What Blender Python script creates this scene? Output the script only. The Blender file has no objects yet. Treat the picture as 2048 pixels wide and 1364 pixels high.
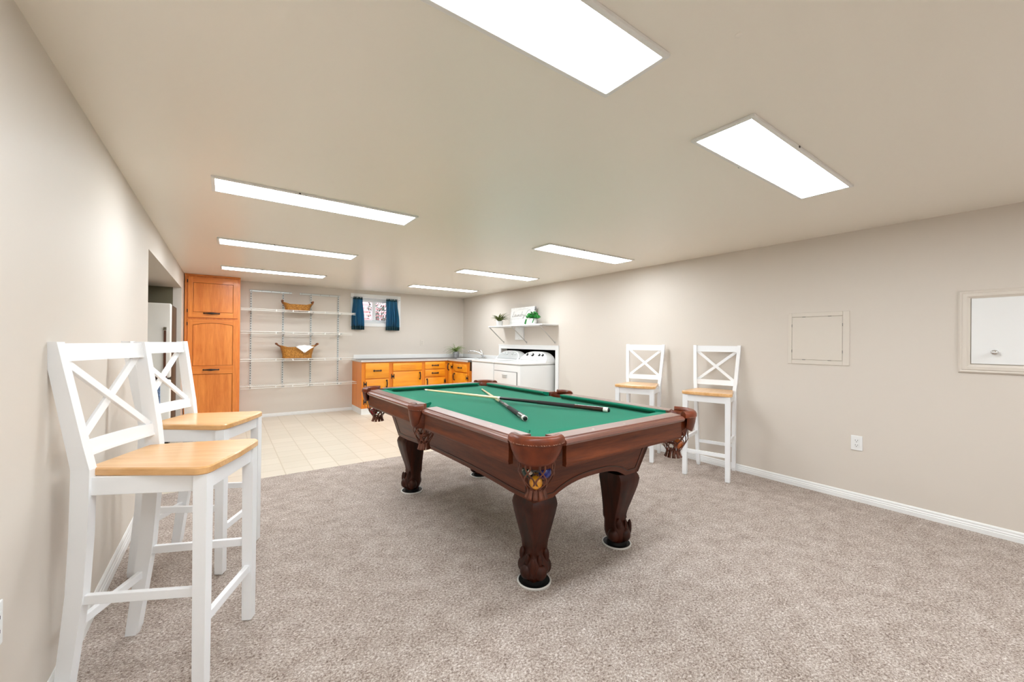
import bpy, bmesh, math, random
from mathutils import Vector, Matrix
random.seed(7)
R = math.radians
scene = bpy.context.scene
col = scene.collection

# ---------------------------------------------------------------- camera
H = 1.220684
yaw, pitch, roll = R(35.42), R(.162), R(.52)
c, s = math.cos(yaw), math.sin(yaw)
r0 = Vector((c, -s, 0)); d0 = Vector((s, c, 0)); u0 = Vector((0, 0, 1))
d2 = d0*math.cos(pitch) + u0*math.sin(pitch); u2 = u0*math.cos(pitch) - d0*math.sin(pitch)
r3 = r0*math.cos(roll) + u2*math.sin(roll); u3 = u2*math.cos(roll) - r0*math.sin(roll)
cd = bpy.data.cameras.new('camera'); cam = bpy.data.objects.new('camera', cd); col.objects.link(cam)
m = Matrix.Identity(4)
for i in range(3):
    m[i][0] = r3[i]; m[i][1] = u3[i]; m[i][2] = -d2[i]
m[2][3] = H
cam.matrix_world = m
cd.sensor_fit = 'HORIZONTAL'; cd.sensor_width = 36; cd.lens = 805.4*36/2048
cd.clip_start = .02
scene.camera = cam

# ---------------------------------------------------------------- world, exposure
w = bpy.data.worlds.new('world'); scene.world = w; w.use_nodes = True
bg = w.node_tree.nodes['Background']
bg.inputs['Color'].default_value = (.80, .90, 1, 1); bg.inputs['Strength'].default_value = 7.0
LAMP = 27.0
scene.view_settings.view_transform = 'Standard'
scene.view_settings.look = 'None'
scene.view_settings.exposure = 0
scene.view_settings.gamma = 1
scene.view_settings.use_curve_mapping = False

# ---------------------------------------------------------------- materials
def lin(r, g, b):
    f = lambda v: (v/255/12.92) if v/255 <= .04045 else ((v/255+.055)/1.055)**2.4
    return (f(r), f(g), f(b), 1)

class NT:
    def __init__(self, name):
        self.m = bpy.data.materials.new(name); self.m.use_nodes = True
        self.t = self.m.node_tree; self.b = self.t.nodes['Principled BSDF']
    def n(self, typ, **kw):
        x = self.t.nodes.new(typ)
        for k, v in kw.items():
            if k in x.inputs: x.inputs[k].default_value = v
            else: setattr(x, k, v)
        return x
    def l(self, a, ao, b, bi): self.t.links.new(a.outputs[ao], b.inputs[bi])

def mat(name, rgb, rough=.5, metal=0, spec=.5, coat=0, coat_rough=.1, bump=0, bscale=80, vary=0, vscale=6, emit=0, trans=0):
    k = NT(name); b = k.b
    b.inputs['Base Color'].default_value = lin(*rgb)
    b.inputs['Roughness'].default_value = rough; b.inputs['Metallic'].default_value = metal
    b.inputs['Specular IOR Level'].default_value = spec
    b.inputs['Coat Weight'].default_value = coat; b.inputs['Coat Roughness'].default_value = coat_rough
    if trans: b.inputs['Transmission Weight'].default_value = trans
    if emit:
        b.inputs['Emission Color'].default_value = lin(*rgb); b.inputs['Emission Strength'].default_value = emit
    co = k.n('ShaderNodeTexCoord')
    if vary:
        no = k.n('ShaderNodeTexNoise', Scale=vscale, Detail=4.0); k.l(co, 'Object', no, 'Vector')
        rp = k.n('ShaderNodeValToRGB')
        A = lin(*[max(0, v*(1-vary)) for v in rgb]); B_ = lin(*[min(255, v*(1+vary)) for v in rgb])
        rp.color_ramp.elements[0].color = A; rp.color_ramp.elements[1].color = B_
        rp.color_ramp.elements[0].position = .3; rp.color_ramp.elements[1].position = .7
        k.l(no, 'Fac', rp, 'Fac'); k.l(rp, 'Color', b, 'Base Color')
    if bump:
        no = k.n('ShaderNodeTexNoise', Scale=bscale, Detail=3.0); k.l(co, 'Object', no, 'Vector')
        bu = k.n('ShaderNodeBump', Strength=bump, Distance=.002); k.l(no, 'Fac', bu, 'Height'); k.l(bu, 'Normal', b, 'Normal')
    return k.m

def wood(name, c1, c2, axis='z', rough=.4, coat=0, scale=1.0, spec=.5, ring=True, coat_rough=.12):
    k = NT(name); b = k.b
    co = k.n('ShaderNodeTexCoord'); mp = k.n('ShaderNodeMapping')
    lo, hi = 1.3*scale, 16*scale
    sc = {'x': (lo, hi, hi), 'y': (hi, lo, hi), 'z': (hi, hi, lo)}[axis]
    mp.inputs['Scale'].default_value = sc
    k.l(co, 'Object', mp, 'Vector')
    n1 = k.n('ShaderNodeTexNoise', Scale=1.0, Detail=5.0, Roughness=.55, Distortion=.8); k.l(mp, 'Vector', n1, 'Vector')
    n2 = k.n('ShaderNodeTexNoise', Scale=7.0, Detail=3.0, Roughness=.6); k.l(mp, 'Vector', n2, 'Vector')
    mx = k.n('ShaderNodeMix'); mx.data_type = 'FLOAT'; mx.inputs[0].default_value = .35
    k.l(n1, 'Fac', mx, 2); k.l(n2, 'Fac', mx, 3)
    rp = k.n('ShaderNodeValToRGB'); e = rp.color_ramp.elements
    e[0].color = lin(*c1); e[1].color = lin(*c2); e[0].position = .33; e[1].position = .66
    k.l(mx, 0, rp, 'Fac'); k.l(rp, 'Color', b, 'Base Color')
    b.inputs['Roughness'].default_value = rough; b.inputs['Specular IOR Level'].default_value = spec
    b.inputs['Coat Weight'].default_value = coat; b.inputs['Coat Roughness'].default_value = coat_rough
    bu = k.n('ShaderNodeBump', Strength=.08, Distance=.001); k.l(n2, 'Fac', bu, 'Height'); k.l(bu, 'Normal', b, 'Normal')
    return k.m

M = {}
M['wall'] = mat('wall_paint', (218, 209, 198), .55, spec=.25, bump=.05, bscale=60)
M['ceil'] = mat('ceiling_paint', (243, 236, 224), .34, bump=.03, bscale=25)
M['white_trim'] = mat('white_trim_paint', (238, 238, 236), .35)
M['cream'] = mat('cream_panel_paint', (219, 210, 198), .4)
M['stool_white'] = mat('stool_white_paint', (246, 247, 248), .35, bump=.05, bscale=40)
M['appliance'] = mat('white_enamel', (236, 236, 234), .22, spec=.5)
M['console_grey'] = mat('console_grey', (196, 198, 197), .35)
M['line_grey'] = mat('seam_grey', (120, 118, 114), .6)
M['bracket'] = mat('grey_bracket', (186, 181, 175), .45)
M['black'] = mat('black_plastic', (18, 18, 18), .35)
M['recess_shade'] = mat('shaded_recess', (26, 25, 22), .9)  # near-black colour paints in the shade of the unlit recess
M['chrome'] = mat('chrome', (215, 215, 215), .12, metal=1)
M['iron'] = mat('black_iron', (38, 24, 18), .45)
M['brown_handle'] = mat('brown_handle', (98, 58, 40), .4)
M['fridge'] = mat('fridge_enamel', (248, 245, 238), .28)
M['fridge_body'] = mat('dark_fridge_body', (66, 60, 48), .5)  # dark body colour stands in for the dark gap beside the fridge
M['wire'] = mat('white_vinyl_wire', (240, 238, 232), .4)
M['counter'] = mat('grey_laminate', (112, 105, 102), .45)
M['counter_edge'] = mat('counter_edge', (205, 198, 190), .35)
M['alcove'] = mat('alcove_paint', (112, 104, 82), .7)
M['glass_dark'] = mat('dark_slot', (40, 38, 36), .6)
M['oak'] = wood('oak_orange', (214, 114, 40), (246, 154, 70), 'z', .32, .25)
M['oak_h'] = wood('oak_orange_rail', (216, 116, 42), (244, 152, 68), 'x', .32, .25)
M['oak_groove_shade'] = mat('oak_groove_shade', (172, 96, 40), .5)  # darker oak: groove shadow put into the backing colour
M['pine'] = wood('honey_pine', (226, 134, 20), (247, 166, 42), 'x', .35, .2, scale=.5)
M['pine_frame'] = wood('honey_pine_frame', (216, 118, 22), (236, 142, 34), 'z', .35, .2, scale=.5)
M['seat'] = wood('seat_wood', (215, 160, 98), (240, 196, 142), 'y', .3, .3, scale=.8)
M['mahog_y'] = wood('mahogany_lengthwise', (62, 24, 8), (114, 54, 24), 'y', .42, .08, spec=.3, scale=1.2, coat_rough=.2)
M['mahog_x'] = wood('mahogany_across', (62, 24, 8), (114, 54, 24), 'x', .42, .08, spec=.3, scale=1.2, coat_rough=.2)
M['mahog_z'] = wood('mahogany_leg', (30, 10, 3), (70, 26, 8), 'z', .42, .05, spec=.25, scale=.9, coat_rough=.2)
M['rail_y'] = wood('mahogany_rail_sheen_lengthwise', (84, 40, 26), (128, 72, 52), 'y', .34, 1.0, scale=1.2, coat_rough=.28)  # rail base colours lightened, part of the reflected sheen painted in
M['rail_x'] = wood('mahogany_rail_sheen_across', (84, 40, 26), (128, 72, 52), 'x', .34, 1.0, scale=1.2, coat_rough=.28)
M['mahog_dark'] = mat('mahogany_groove', (50, 22, 12), .4)
M['leather'] = mat('pocket_leather', (98, 43, 19), .36, spec=.35, bump=.25, bscale=120, vary=.22, vscale=14)
M['net'] = mat('net_leather', (104, 56, 36), .5, bump=.2, bscale=150, vary=.2, vscale=30)
M['thread'] = mat('pale_thread', (205, 170, 150), .6)
M['pearl'] = mat('pearl_inlay', (240, 232, 220), .2)
M['pad'] = mat('black_rubber', (7, 7, 6), .6, spec=.2)
M['ring'] = mat('pale_cup_rim', (216, 214, 208), .35)
M['cue_maple'] = wood('cue_maple', (236, 208, 160), (248, 226, 184), 'x', .25, .3, scale=.5)
M['cue_black'] = mat('cue_black', (26, 22, 22), .3, coat=.3)
M['cue_wood'] = mat('cue_dark_wood', (58, 24, 16), .25, coat=.5)
M['cue_wrap'] = mat('cue_wrap', (44, 38, 38), .8, bump=.3, bscale=400)
M['white_ferrule'] = mat('white_ferrule', (240, 236, 226), .3)
M['silver'] = mat('silver_decal', (190, 190, 188), .25, metal=.8)
M['pot_white'] = mat('white_pot', (232, 230, 226), .4)
M['pot_grey'] = mat('grey_pot', (150, 150, 150), .5, vary=.15, vscale=40)
M['towel_white'] = mat('white_terry', (246, 245, 242), .95, bump=.5, bscale=300)
M['cloth_blue'] = mat('blue_speckled_cloth', (120, 140, 172), .95, vary=.45, vscale=120)
M['leaf_green'] = mat('leaf_green', (28, 120, 42), .4, vary=.35, vscale=30)
M['leaf_olive'] = mat('leaf_olive', (88, 98, 48), .5, vary=.45, vscale=40)
M['leaf_spider'] = mat('leaf_spider', (128, 150, 84), .5, vary=.35, vscale=40)
M['soil'] = mat('soil', (60, 48, 36), .95)
M['sign'] = mat('whitewashed_board', (238, 237, 233), .55, vary=.03, vscale=30)
M['sign_edge'] = mat('distressed_edge', (112, 112, 112), .7, vary=.8, vscale=45)
M['ink'] = mat('grey_ink', (140, 136, 132), .7)
M['shrub'] = mat('shrub_leaf', (52, 62, 50), .6, vary=.4, vscale=20)
M['gravel'] = mat('gravel', (190, 190, 190), .9, vary=.2, vscale=30)

# carpet
k = NT('carpet_frieze'); b = k.b
co = k.n('ShaderNodeTexCoord'); mp = k.n('ShaderNodeMapping'); mp.inputs['Scale'].default_value = (1, 1.25, 1); mp.inputs['Rotation'].default_value = (0, 0, .5)
k.l(co, 'Object', mp, 'Vector')
na = k.n('ShaderNodeTexNoise', Scale=100.0, Detail=3.0, Roughness=.78, Distortion=.6); k.l(mp, 'Vector', na, 'Vector')
nb = k.n('ShaderNodeTexNoise', Scale=9.0, Detail=3.0); k.l(mp, 'Vector', nb, 'Vector')
mx = k.n('ShaderNodeMix'); mx.data_type = 'FLOAT'; mx.inputs[0].default_value = .16
k.l(na, 'Fac', mx, 2); k.l(nb, 'Fac', mx, 3)
rp = k.n('ShaderNodeValToRGB'); e = rp.color_ramp.elements
e[0].position = .34; e[0].color = lin(122, 104, 94); e[1].position = .66; e[1].color = lin(244, 236, 230)
x = e.new(.45); x.color = lin(174, 157, 145); x = e.new(.55); x.color = lin(210, 196, 185)
k.l(mx, 0, rp, 'Fac'); k.l(rp, 'Color', b, 'Base Color')
b.inputs['Roughness'].default_value = .95; b.inputs['Specular IOR Level'].default_value = .1
bu = k.n('ShaderNodeBump', Strength=.9, Distance=.012); k.l(na, 'Fac', bu, 'Height'); k.l(bu, 'Normal', b, 'Normal')
M['carpet'] = k.m

# vinyl sheet with tile print
k = NT('vinyl_tile'); b = k.b
co = k.n('ShaderNodeTexCoord')
br = k.n('ShaderNodeTexBrick'); br.offset = 0; br.inputs['Scale'].default_value = 1.0
br.inputs['Brick Width'].default_value = .229; br.inputs['Row Height'].default_value = .229; br.inputs['Mortar Size'].default_value = .007
br.inputs['Mortar Smooth'].default_value = .6
br.inputs['Color1'].default_value = lin(222, 211, 194); br.inputs['Color2'].default_value = lin(216, 205, 187); br.inputs['Mortar'].default_value = lin(204, 191, 170)
k.l(co, 'Object', br, 'Vector')
br2 = k.n('ShaderNodeTexBrick'); br2.offset = 0
br2.inputs['Scale'].default_value = 1.0; br2.inputs['Brick Width'].default_value = .458; br2.inputs['Row Height'].default_value = .1145
br2.inputs['Mortar Size'].default_value = .005; br2.inputs['Mortar Smooth'].default_value = .8
br2.inputs['Color1'].default_value = (1, 1, 1, 1); br2.inputs['Color2'].default_value = (.97, .97, .96, 1); br2.inputs['Mortar'].default_value = (.94, .92, .88, 1)
k.l(co, 'Object', br2, 'Vector')
mx = k.n('ShaderNodeMix'); mx.data_type = 'RGBA'; mx.blend_type = 'MULTIPLY'; mx.inputs[0].default_value = 1
k.l(br, 'Color', mx, 6); k.l(br2, 'Color', mx, 7); k.l(mx, 2, b, 'Base Color')
b.inputs['Roughness'].default_value = .35
M['vinyl'] = k.m

# brick outside
k = NT('outside_brick'); b = k.b
co = k.n('ShaderNodeTexCoord'); mp = k.n('ShaderNodeMapping'); mp.inputs['Rotation'].default_value = (R(90), 0, 0)
k.l(co, 'Object', mp, 'Vector')
br = k.n('ShaderNodeTexBrick'); br.inputs['Scale'].default_value = 1.0
br.inputs['Brick Width'].default_value = .21; br.inputs['Row Height'].default_value = .075; br.inputs['Mortar Size'].default_value = .012
br.inputs['Color1'].default_value = lin(206, 140, 138); br.inputs['Color2'].default_value = lin(192, 122, 120); br.inputs['Mortar'].default_value = lin(200, 180, 182)
k.l(mp, 'Vector', br, 'Vector'); k.l(br, 'Color', b, 'Base Color'); b.inputs['Roughness'].default_value = .9
M['brick'] = k.m

# felt
k = NT('green_felt'); b = k.b
b.inputs['Base Color'].default_value = lin(10, 118, 90); b.inputs['Roughness'].default_value = .92
b.inputs['Specular IOR Level'].default_value = .15
b.inputs['Sheen Weight'].default_value = .12; b.inputs['Sheen Roughness'].default_value = .4
co = k.n('ShaderNodeTexCoord'); no = k.n('ShaderNodeTexNoise', Scale=500.0, Detail=2.0); k.l(co, 'Object', no, 'Vector')
bu = k.n('ShaderNodeBump', Strength=.15, Distance=.001); k.l(no, 'Fac', bu, 'Height'); k.l(bu, 'Normal', b, 'Normal')
M['felt'] = k.m

# wicker
k = NT('wicker'); b = k.b
co = k.n('ShaderNodeTexCoord'); no = k.n('ShaderNodeTexNoise', Scale=60.0, Detail=4.0); k.l(co, 'Object', no, 'Vector')
rp = k.n('ShaderNodeValToRGB'); e = rp.color_ramp.elements
e[0].position = .3; e[0].color = lin(138, 84, 22); e[1].position = .7; e[1].color = lin(208, 146, 62)
k.l(no, 'Fac', rp, 'Fac'); k.l(rp, 'Color', b, 'Base Color'); b.inputs['Roughness'].default_value = .5
M['wicker'] = k.m
M['wicker_dark'] = mat('wicker_dark', (120, 66, 24), .5, vary=.3, vscale=60)

# curtain fabric: lets daylight through
k = NT('curtain_fabric')
k.b.inputs['Base Color'].default_value = lin(66, 100, 106); k.b.inputs['Roughness'].default_value = .9
tr = k.n('ShaderNodeBsdfTranslucent'); tr.inputs['Color'].default_value = lin(120, 210, 250)
ms = k.n('ShaderNodeMixShader'); ms.inputs[0].default_value = .45
k.t.links.new(k.b.outputs[0], ms.inputs[1]); k.t.links.new(tr.outputs[0], ms.inputs[2])
k.t.links.new(ms.outputs[0], k.t.nodes['Material Output'].inputs['Surface'])
M['curtain'] = k.m
M['curtain_hem'] = mat('curtain_hem', (26, 66, 76), .9)

# window glass
k = NT('window_glass')
k.b.inputs['Base Color'].default_value = (1, 1, 1, 1); k.b.inputs['Roughness'].default_value = 0
k.b.inputs['Transmission Weight'].default_value = 1; k.b.inputs['IOR'].default_value = 1.02
M['glass'] = k.m

# lamp diffuser
k = NT('lit_diffuser'); b = k.b
b.inputs['Base Color'].default_value = (.9, .9, .9, 1)
b.inputs['Emission Color'].default_value = lin(240, 248, 255); b.inputs['Emission Strength'].default_value = LAMP
M['lamp'] = k.m
M['lamp_frame'] = mat('lamp_frame', (232, 230, 226), .4)

# slotted metal standard
k = NT('slotted_metal'); b = k.b
co = k.n('ShaderNodeTexCoord'); sp = k.n('ShaderNodeSeparateXYZ'); k.l(co, 'Object', sp, 'Vector')
mz = k.n('ShaderNodeMath', operation='MULTIPLY'); mz.inputs[1].default_value = 26.0; k.l(sp, 'Z', mz, 0)
fr = k.n('ShaderNodeMath', operation='FRACT'); k.l(mz, 0, fr, 0)
lt = k.n('ShaderNodeMath', operation='LESS_THAN'); lt.inputs[1].default_value = .5; k.l(fr, 0, lt, 0)
ax = k.n('ShaderNodeMath', operation='ABSOLUTE'); k.l(sp, 'X', ax, 0)
l2 = k.n('ShaderNodeMath', operation='LESS_THAN'); l2.inputs[1].default_value = .0055; k.l(ax, 0, l2, 0)
an = k.n('ShaderNodeMath', operation='MULTIPLY'); k.l(lt, 0, an, 0); k.l(l2, 0, an, 1)
mx = k.n('ShaderNodeMix'); mx.data_type = 'RGBA'; k.l(an, 0, mx, 0)
mx.inputs[6].default_value = lin(206, 210, 208); mx.inputs[7].default_value = lin(92, 92, 88)
k.l(mx, 2, b, 'Base Color'); b.inputs['Roughness'].default_value = .4
M['slotted'] = k.m
M['track'] = mat('track_metal', (206, 210, 208), .35, metal=.3)

# ---------------------------------------------------------------- mesh helpers
class MB:
    def __init__(self): self.bm = bmesh.new()
    def box(self, a, b_, bev=0, seg=2, Mx=None):
        a, b_ = Vector(a), Vector(b_)
        ce = (a+b_)/2; sz = b_-a
        mt = Matrix.Translation(ce) @ Matrix.Diagonal((abs(sz.x), abs(sz.y), abs(sz.z), 1))
        if Mx is not None: mt = Mx @ mt
        vs = bmesh.ops.create_cube(self.bm, size=1, matrix=mt)['verts']
        if bev:
            es = list({e for v in vs for e in v.link_edges})
            bmesh.ops.bevel(self.bm, geom=es, offset=bev, segments=seg, affect='EDGES', profile=.5, clamp_overlap=True)
        return self
    def beam(self, p0, p1, w, d, up=(0, 0, 1), bev=0):
        p0, p1 = Vector(p0), Vector(p1); z = (p1-p0); L = z.length; z.normalize()
        u = Vector(up); x = u.cross(z)
        if x.length < 1e-4: x = Vector((1, 0, 0)).cross(z)
        x.normalize(); y = z.cross(x)
        mt = Matrix(((x.x, y.x, z.x, 0), (x.y, y.y, z.y, 0), (x.z, y.z, z.z, 0), (0, 0, 0, 1)))
        mt = Matrix.Translation((p0+p1)/2) @ mt
        return self.box((-w/2, -d/2, -L/2), (w/2, d/2, L/2), bev, 2, mt)
    def cyl(self, p0, p1, ra, rb=None, n=16, cap=True):
        rb = ra if rb is None else rb
        p0, p1 = Vector(p0), Vector(p1); z = (p1-p0).normalized()
        x = z.orthogonal().normalized(); y = z.cross(x)
        rings = [[p+(x*math.cos(t*2*math.pi/n)+y*math.sin(t*2*math.pi/n))*r for t in range(n)] for p, r in ((p0, ra), (p1, rb))]
        return self.loft(rings, cap=cap)
    def loft(self, rings, cap=True, closed=True):
        vs = [[self.bm.verts.new(p) for p in r] for r in rings]
        n = len(vs[0])
        for a, b_ in zip(vs, vs[1:]):
            for i in range(n if closed else n-1):
                j = (i+1) % n
                try: self.bm.faces.new((a[i], a[j], b_[j], b_[i]))
                except ValueError: pass
        if cap and closed:
            for r in (vs[0], vs[-1]):
                try: self.bm.faces.new(r)
                except ValueError: pass
        return self
    def tube(self, pts, r, n=8, cap=True):
        pts = [Vector(p) for p in pts]; rings = []
        N = len(pts); prevx = None
        for i, p in enumerate(pts):
            t = (pts[min(i+1, N-1)]-pts[max(i-1, 0)]).normalized()
            if prevx is None: x = t.orthogonal().normalized()
            else:
                x = prevx - t*prevx.dot(t); x = x.normalized() if x.length > 1e-5 else t.orthogonal().normalized()
            prevx = x; y = t.cross(x)
            rr = r[i] if isinstance(r, (list, tuple)) else r
            rings.append([p+(x*math.cos(k*2*math.pi/n)+y*math.sin(k*2*math.pi/n))*rr for k in range(n)])
        return self.loft(rings, cap)
    def lathe(self, prof, n=24, ce=(0, 0, 0), axis='z', cap=True):
        ce = Vector(ce); rings = []
        for r, h in prof:
            ring = []
            for t in range(n):
                a = t*2*math.pi/n; ca, sa = r*math.cos(a), r*math.sin(a)
                v = {'z': (ca, sa, h), 'x': (h, ca, sa), 'y': (sa, h, ca)}[axis]
                ring.append(ce+Vector(v))
            rings.append(ring)
        return self.loft(rings, cap)
    def prism(self, poly, z0, z1, Mx=None):
        Mx = Mx or Matrix.Identity(4)
        return self.loft([[Mx @ Vector((p[0], p[1], z)) for p in poly] for z in (z0, z1)])
    def ell(self, ce, rad, Mx=None, u=16, v=10):
        mt = Matrix.Translation(ce) @ Matrix.Diagonal((*rad, 1)) if Mx is None else Matrix.Translation(ce) @ Mx @ Matrix.Diagonal((*rad, 1))
        bmesh.ops.create_uvsphere(self.bm, u_segments=u, v_segments=v, radius=1, matrix=mt)
        return self
    def sheet(self, grid):
        vs = [[self.bm.verts.new(p) for p in row] for row in grid]
        for a, b_ in zip(vs, vs[1:]):
            for i in range(len(a)-1): self.bm.faces.new((a[i], a[i+1], b_[i+1], b_[i]))
        return self
    def build(self, name, m, parent=None, smooth=None, solid=0):
        bmesh.ops.recalc_face_normals(self.bm, faces=self.bm.faces)
        me = bpy.data.meshes.new(name); self.bm.to_mesh(me); self.bm.free()
        me.materials.append(M[m] if isinstance(m, str) else m)
        if smooth is not None:
            for p in me.polygons: p.use_smooth = True
            me.set_sharp_from_angle(angle=R(smooth))
        o = bpy.data.objects.new(name, me); col.objects.link(o)
        if parent is not None: o.parent = parent
        if solid:
            md = o.modifiers.new('thickness', 'SOLIDIFY'); md.thickness = solid; md.offset = 0
        return o

def tag(o, label, cat, group=None):
    o['label'] = label; o['category'] = cat
    if group: o['group'] = group
    return o
def thing(name, label, cat, loc=(0, 0, 0), rz=0, group=None):
    o = bpy.data.objects.new(name, None); col.objects.link(o); o.empty_display_size = .1
    o.location = loc; o.rotation_euler = (0, 0, rz)
    return tag(o, label, cat, group)
def struct(name, mb, m, parent=None, **kw):
    o = mb.build(name, m, parent, **kw)
    if parent is None: o['kind'] = 'structure'
    return o
def copy_tree(o, parent=None):
    n = o.copy(); col.objects.link(n)
    if parent is not None: n.parent = parent
    for ch in o.children: copy_tree(ch, n)
    return n
def box(a, b_, bev=0, seg=2): return MB().box(a, b_, bev, seg)

# ---------------------------------------------------------------- the room
XL, XR, YB, ZC, YF = -.470, 4.041, 7.437, 2.124, -1.8
OY0, OY1, OZ = 3.985, 6.72, 1.885            # opening in the left wall
AX = -2.4                                     # far side of the alcove
CY = 4.168                                    # carpet edge
struct('floor', box((AX-.1, CY, -.1), (XR+1.2, YB+.1, 0)), 'vinyl')
o = struct('floor_carpet', box((AX-.1, YF-.1, -.1), (XR+.1, CY, 0)), 'carpet')
struct('ceiling', box((AX-.1, YF-.1, ZC), (XR+.1, YB+.3, ZC+.1)), 'ceil')
wl = MB().box((XL-.1, YF, 0), (XL, OY0, ZC)); wl.box((AX, OY0, OZ), (XL, OY1, ZC)); wl.box((XL-.085, OY1, 0), (XL, YB, ZC))
struct('wall_left', wl, 'wall')
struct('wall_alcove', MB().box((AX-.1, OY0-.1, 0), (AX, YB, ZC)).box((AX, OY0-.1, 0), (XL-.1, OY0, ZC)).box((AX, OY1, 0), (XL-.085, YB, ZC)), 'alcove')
struct('wall_front', box((XL-.1, YF-.1, 0), (XR+.1, YF, ZC)), 'wall')
# right wall with the laundry recess
NY0, NY1, NZ = 4.541, 6.003, 1.106
wr = MB().box((XR, YF, 0), (XR+.12, NY0, ZC)).box((XR, NY0, NZ), (XR+.12, NY1, ZC)).box((XR, NY1, 0), (XR+.12, YB, ZC))
struct('wall_right', wr, 'wall')
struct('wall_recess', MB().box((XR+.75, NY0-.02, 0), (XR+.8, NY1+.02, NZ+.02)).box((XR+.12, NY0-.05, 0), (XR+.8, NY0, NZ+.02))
       .box((XR+.12, NY1, 0), (XR+.8, NY1+.05, NZ+.02)).box((XR+.12, NY0-.05, NZ), (XR+.8, NY1+.05, NZ+.05)), 'recess_shade')
# back wall with the window hole
WX0, WX1, WZ0, WZ1 = 1.848, 2.632, 1.535, 2.005
wb = MB().box((XL-.1, YB, 0), (WX0, YB+.24, ZC)).box((WX1, YB, 0), (XR+.12, YB+.24, ZC))
wb.box((WX0, YB, 0), (WX1, YB+.24, WZ0)).box((WX0, YB, WZ1), (WX1, YB+.24, ZC))
struct('wall_back', wb, 'wall')

def base_profile(h=.078, t=.013):
    return [(0, 0), (t, 0), (t, h*.42), (t*.8, h*.48), (t*.85, h*.6), (t*.6, h*.7), (t*.62, h*.86), (t*.3, h), (0, h)]
def baseboard(name, p0, p1, nrm, h=.078, t=.013):
    p0, p1, nrm = Vector(p0), Vector(p1), Vector(nrm)
    rings = [[p+nrm*a+Vector((0, 0, z)) for a, z in base_profile(h, t)] for p in (p0, p1)]
    struct(name, MB().loft(rings), 'white_trim')
baseboard('baseboard_right', (XR, YF, 0), (XR, NY0-.066, 0), (-1, 0, 0), .066)
baseboard('baseboard_left', (XL, YF, 0), (XL, OY0, 0), (1, 0, 0), .085)
baseboard('baseboard_back', (.175, YB, 0), (1.84, YB, 0), (0, -1, 0), .052)
# casing of the recess
t = MB().box((XR-.016, NY0-.066, 0), (XR, NY0, NZ+.062), .004).box((XR-.016, NY1, 0), (XR, NY1+.066, NZ+.062), .004).box((XR-.015, NY0, NZ), (XR, NY1, NZ+.062), .004)
t.box((XR-.02, NY0-.07, 0), (XR, NY0-.055, NZ+.066), .003).box((XR-.02, NY0-.07, NZ+.054), (XR, NY1+.07, NZ+.07), .003)
struct('trim_1', t, 'white_trim')

# ---------------------------------------------------------------- window
win = MB()
win.box((1.790, YB-.014, 1.478), (WX0, YB, 2.062), .004).box((WX1, YB-.014, 1.478), (2.690, YB, 2.062), .004)
win.box((WX0, YB-.014, WZ1), (WX1, YB, 2.062), .004).box((WX0, YB-.014, 1.478), (WX1, YB, WZ0), .004)
wo = struct('window_1', win, 'white_trim')
rv = MB().box((WX0, YB, WZ0-.001), (WX0+.012, YB+.24, WZ1)).box((WX1-.012, YB, WZ0), (WX1, YB+.24, WZ1)).box((WX0, YB, WZ1-.012), (WX1, YB+.24, WZ1)).box((WX0, YB, WZ0), (WX1, YB+.24, WZ0+.012))
rv.build('window_reveal', 'white_trim', wo)
ys = YB+.14
fr_ = MB().box((WX0+.012, ys, WZ0+.012), (WX0+.07, ys+.05, WZ1-.012), .004).box((WX1-.07, ys, WZ0+.012), (WX1-.012, ys+.05, WZ1-.012), .004)
fr_.box((WX0+.07, ys, 1.935), (WX1-.07, ys+.05, WZ1-.012), .004).box((WX0+.07, ys, WZ0+.012), (WX1-.07, ys+.05, 1.605), .004).box((2.207, ys-.012, 1.6), (2.268, ys+.05, 1.94), .004)
fr_.build('window_frame', 'white_trim', wo)
box((WX0+.07, ys+.02, 1.605), (2.207, ys+.026, 1.935)).build('window_pane', 'glass', wo)
box((2.268, ys+.02, 1.605), (WX1-.07, ys+.026, 1.935)).build('window_pane', 'glass', wo)
box((2.231, ys-.022, 1.74), (2.245, ys-.01, 1.78), .003).build('window_latch', 'white_trim', wo)
# outside
ob = box((-.5, YB+1.35, .9), (6.5, YB+1.5, 2.45)).build('brick_wall', 'brick')
tag(ob, 'pinkish brick wall outside the small basement window', 'wall')
og = box((-.5, YB+.242, 1.2), (6.5, YB+1.345, 1.40)).build('gravel_bed', 'gravel'); tag(og, 'pale gravel ground outside the basement window', 'ground')
sh = MB()
rnd = random.Random(3)
for i in range(260):
    a = rnd.uniform(0, 6.28); rr = .24*math.sqrt(rnd.random()); z = 1.52+.48*rnd.random()
    p = Vector((2.62+rr*math.cos(a)*1.1, YB+.95+rr*math.sin(a), z))
    d = Vector((rnd.uniform(-1, 1), rnd.uniform(-1, 1), rnd.uniform(-.2, 1))).normalized(); e_ = d.orthogonal().normalized()
    L = rnd.uniform(.03, .07)
    sh.sheet([[p-e_*L*.25, p+e_*L*.25], [p+d*L*.5-e_*L*.3, p+d*L*.5+e_*L*.3+Vector((0, 0, .008))], [p+d*L-e_*.003, p+d*L+e_*.003]])
sr = thing('shrub', 'dark leafy shrub seen through right pane of the basement window', 'shrub', (0, 0, 0))
sh.build('foliage', 'shrub', sr, solid=.002)
st = MB()
for i in range(7):
    a = i*.9
    st.tube([(2.62, YB+.95, 1.403), (2.62+.08*math.cos(a), YB+.95+.08*math.sin(a), 1.65), (2.62+.18*math.cos(a), YB+.95+.16*math.sin(a), 1.9)], [.008, .006, .003], 6)
st.build('stem', 'soil', sr)

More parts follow.
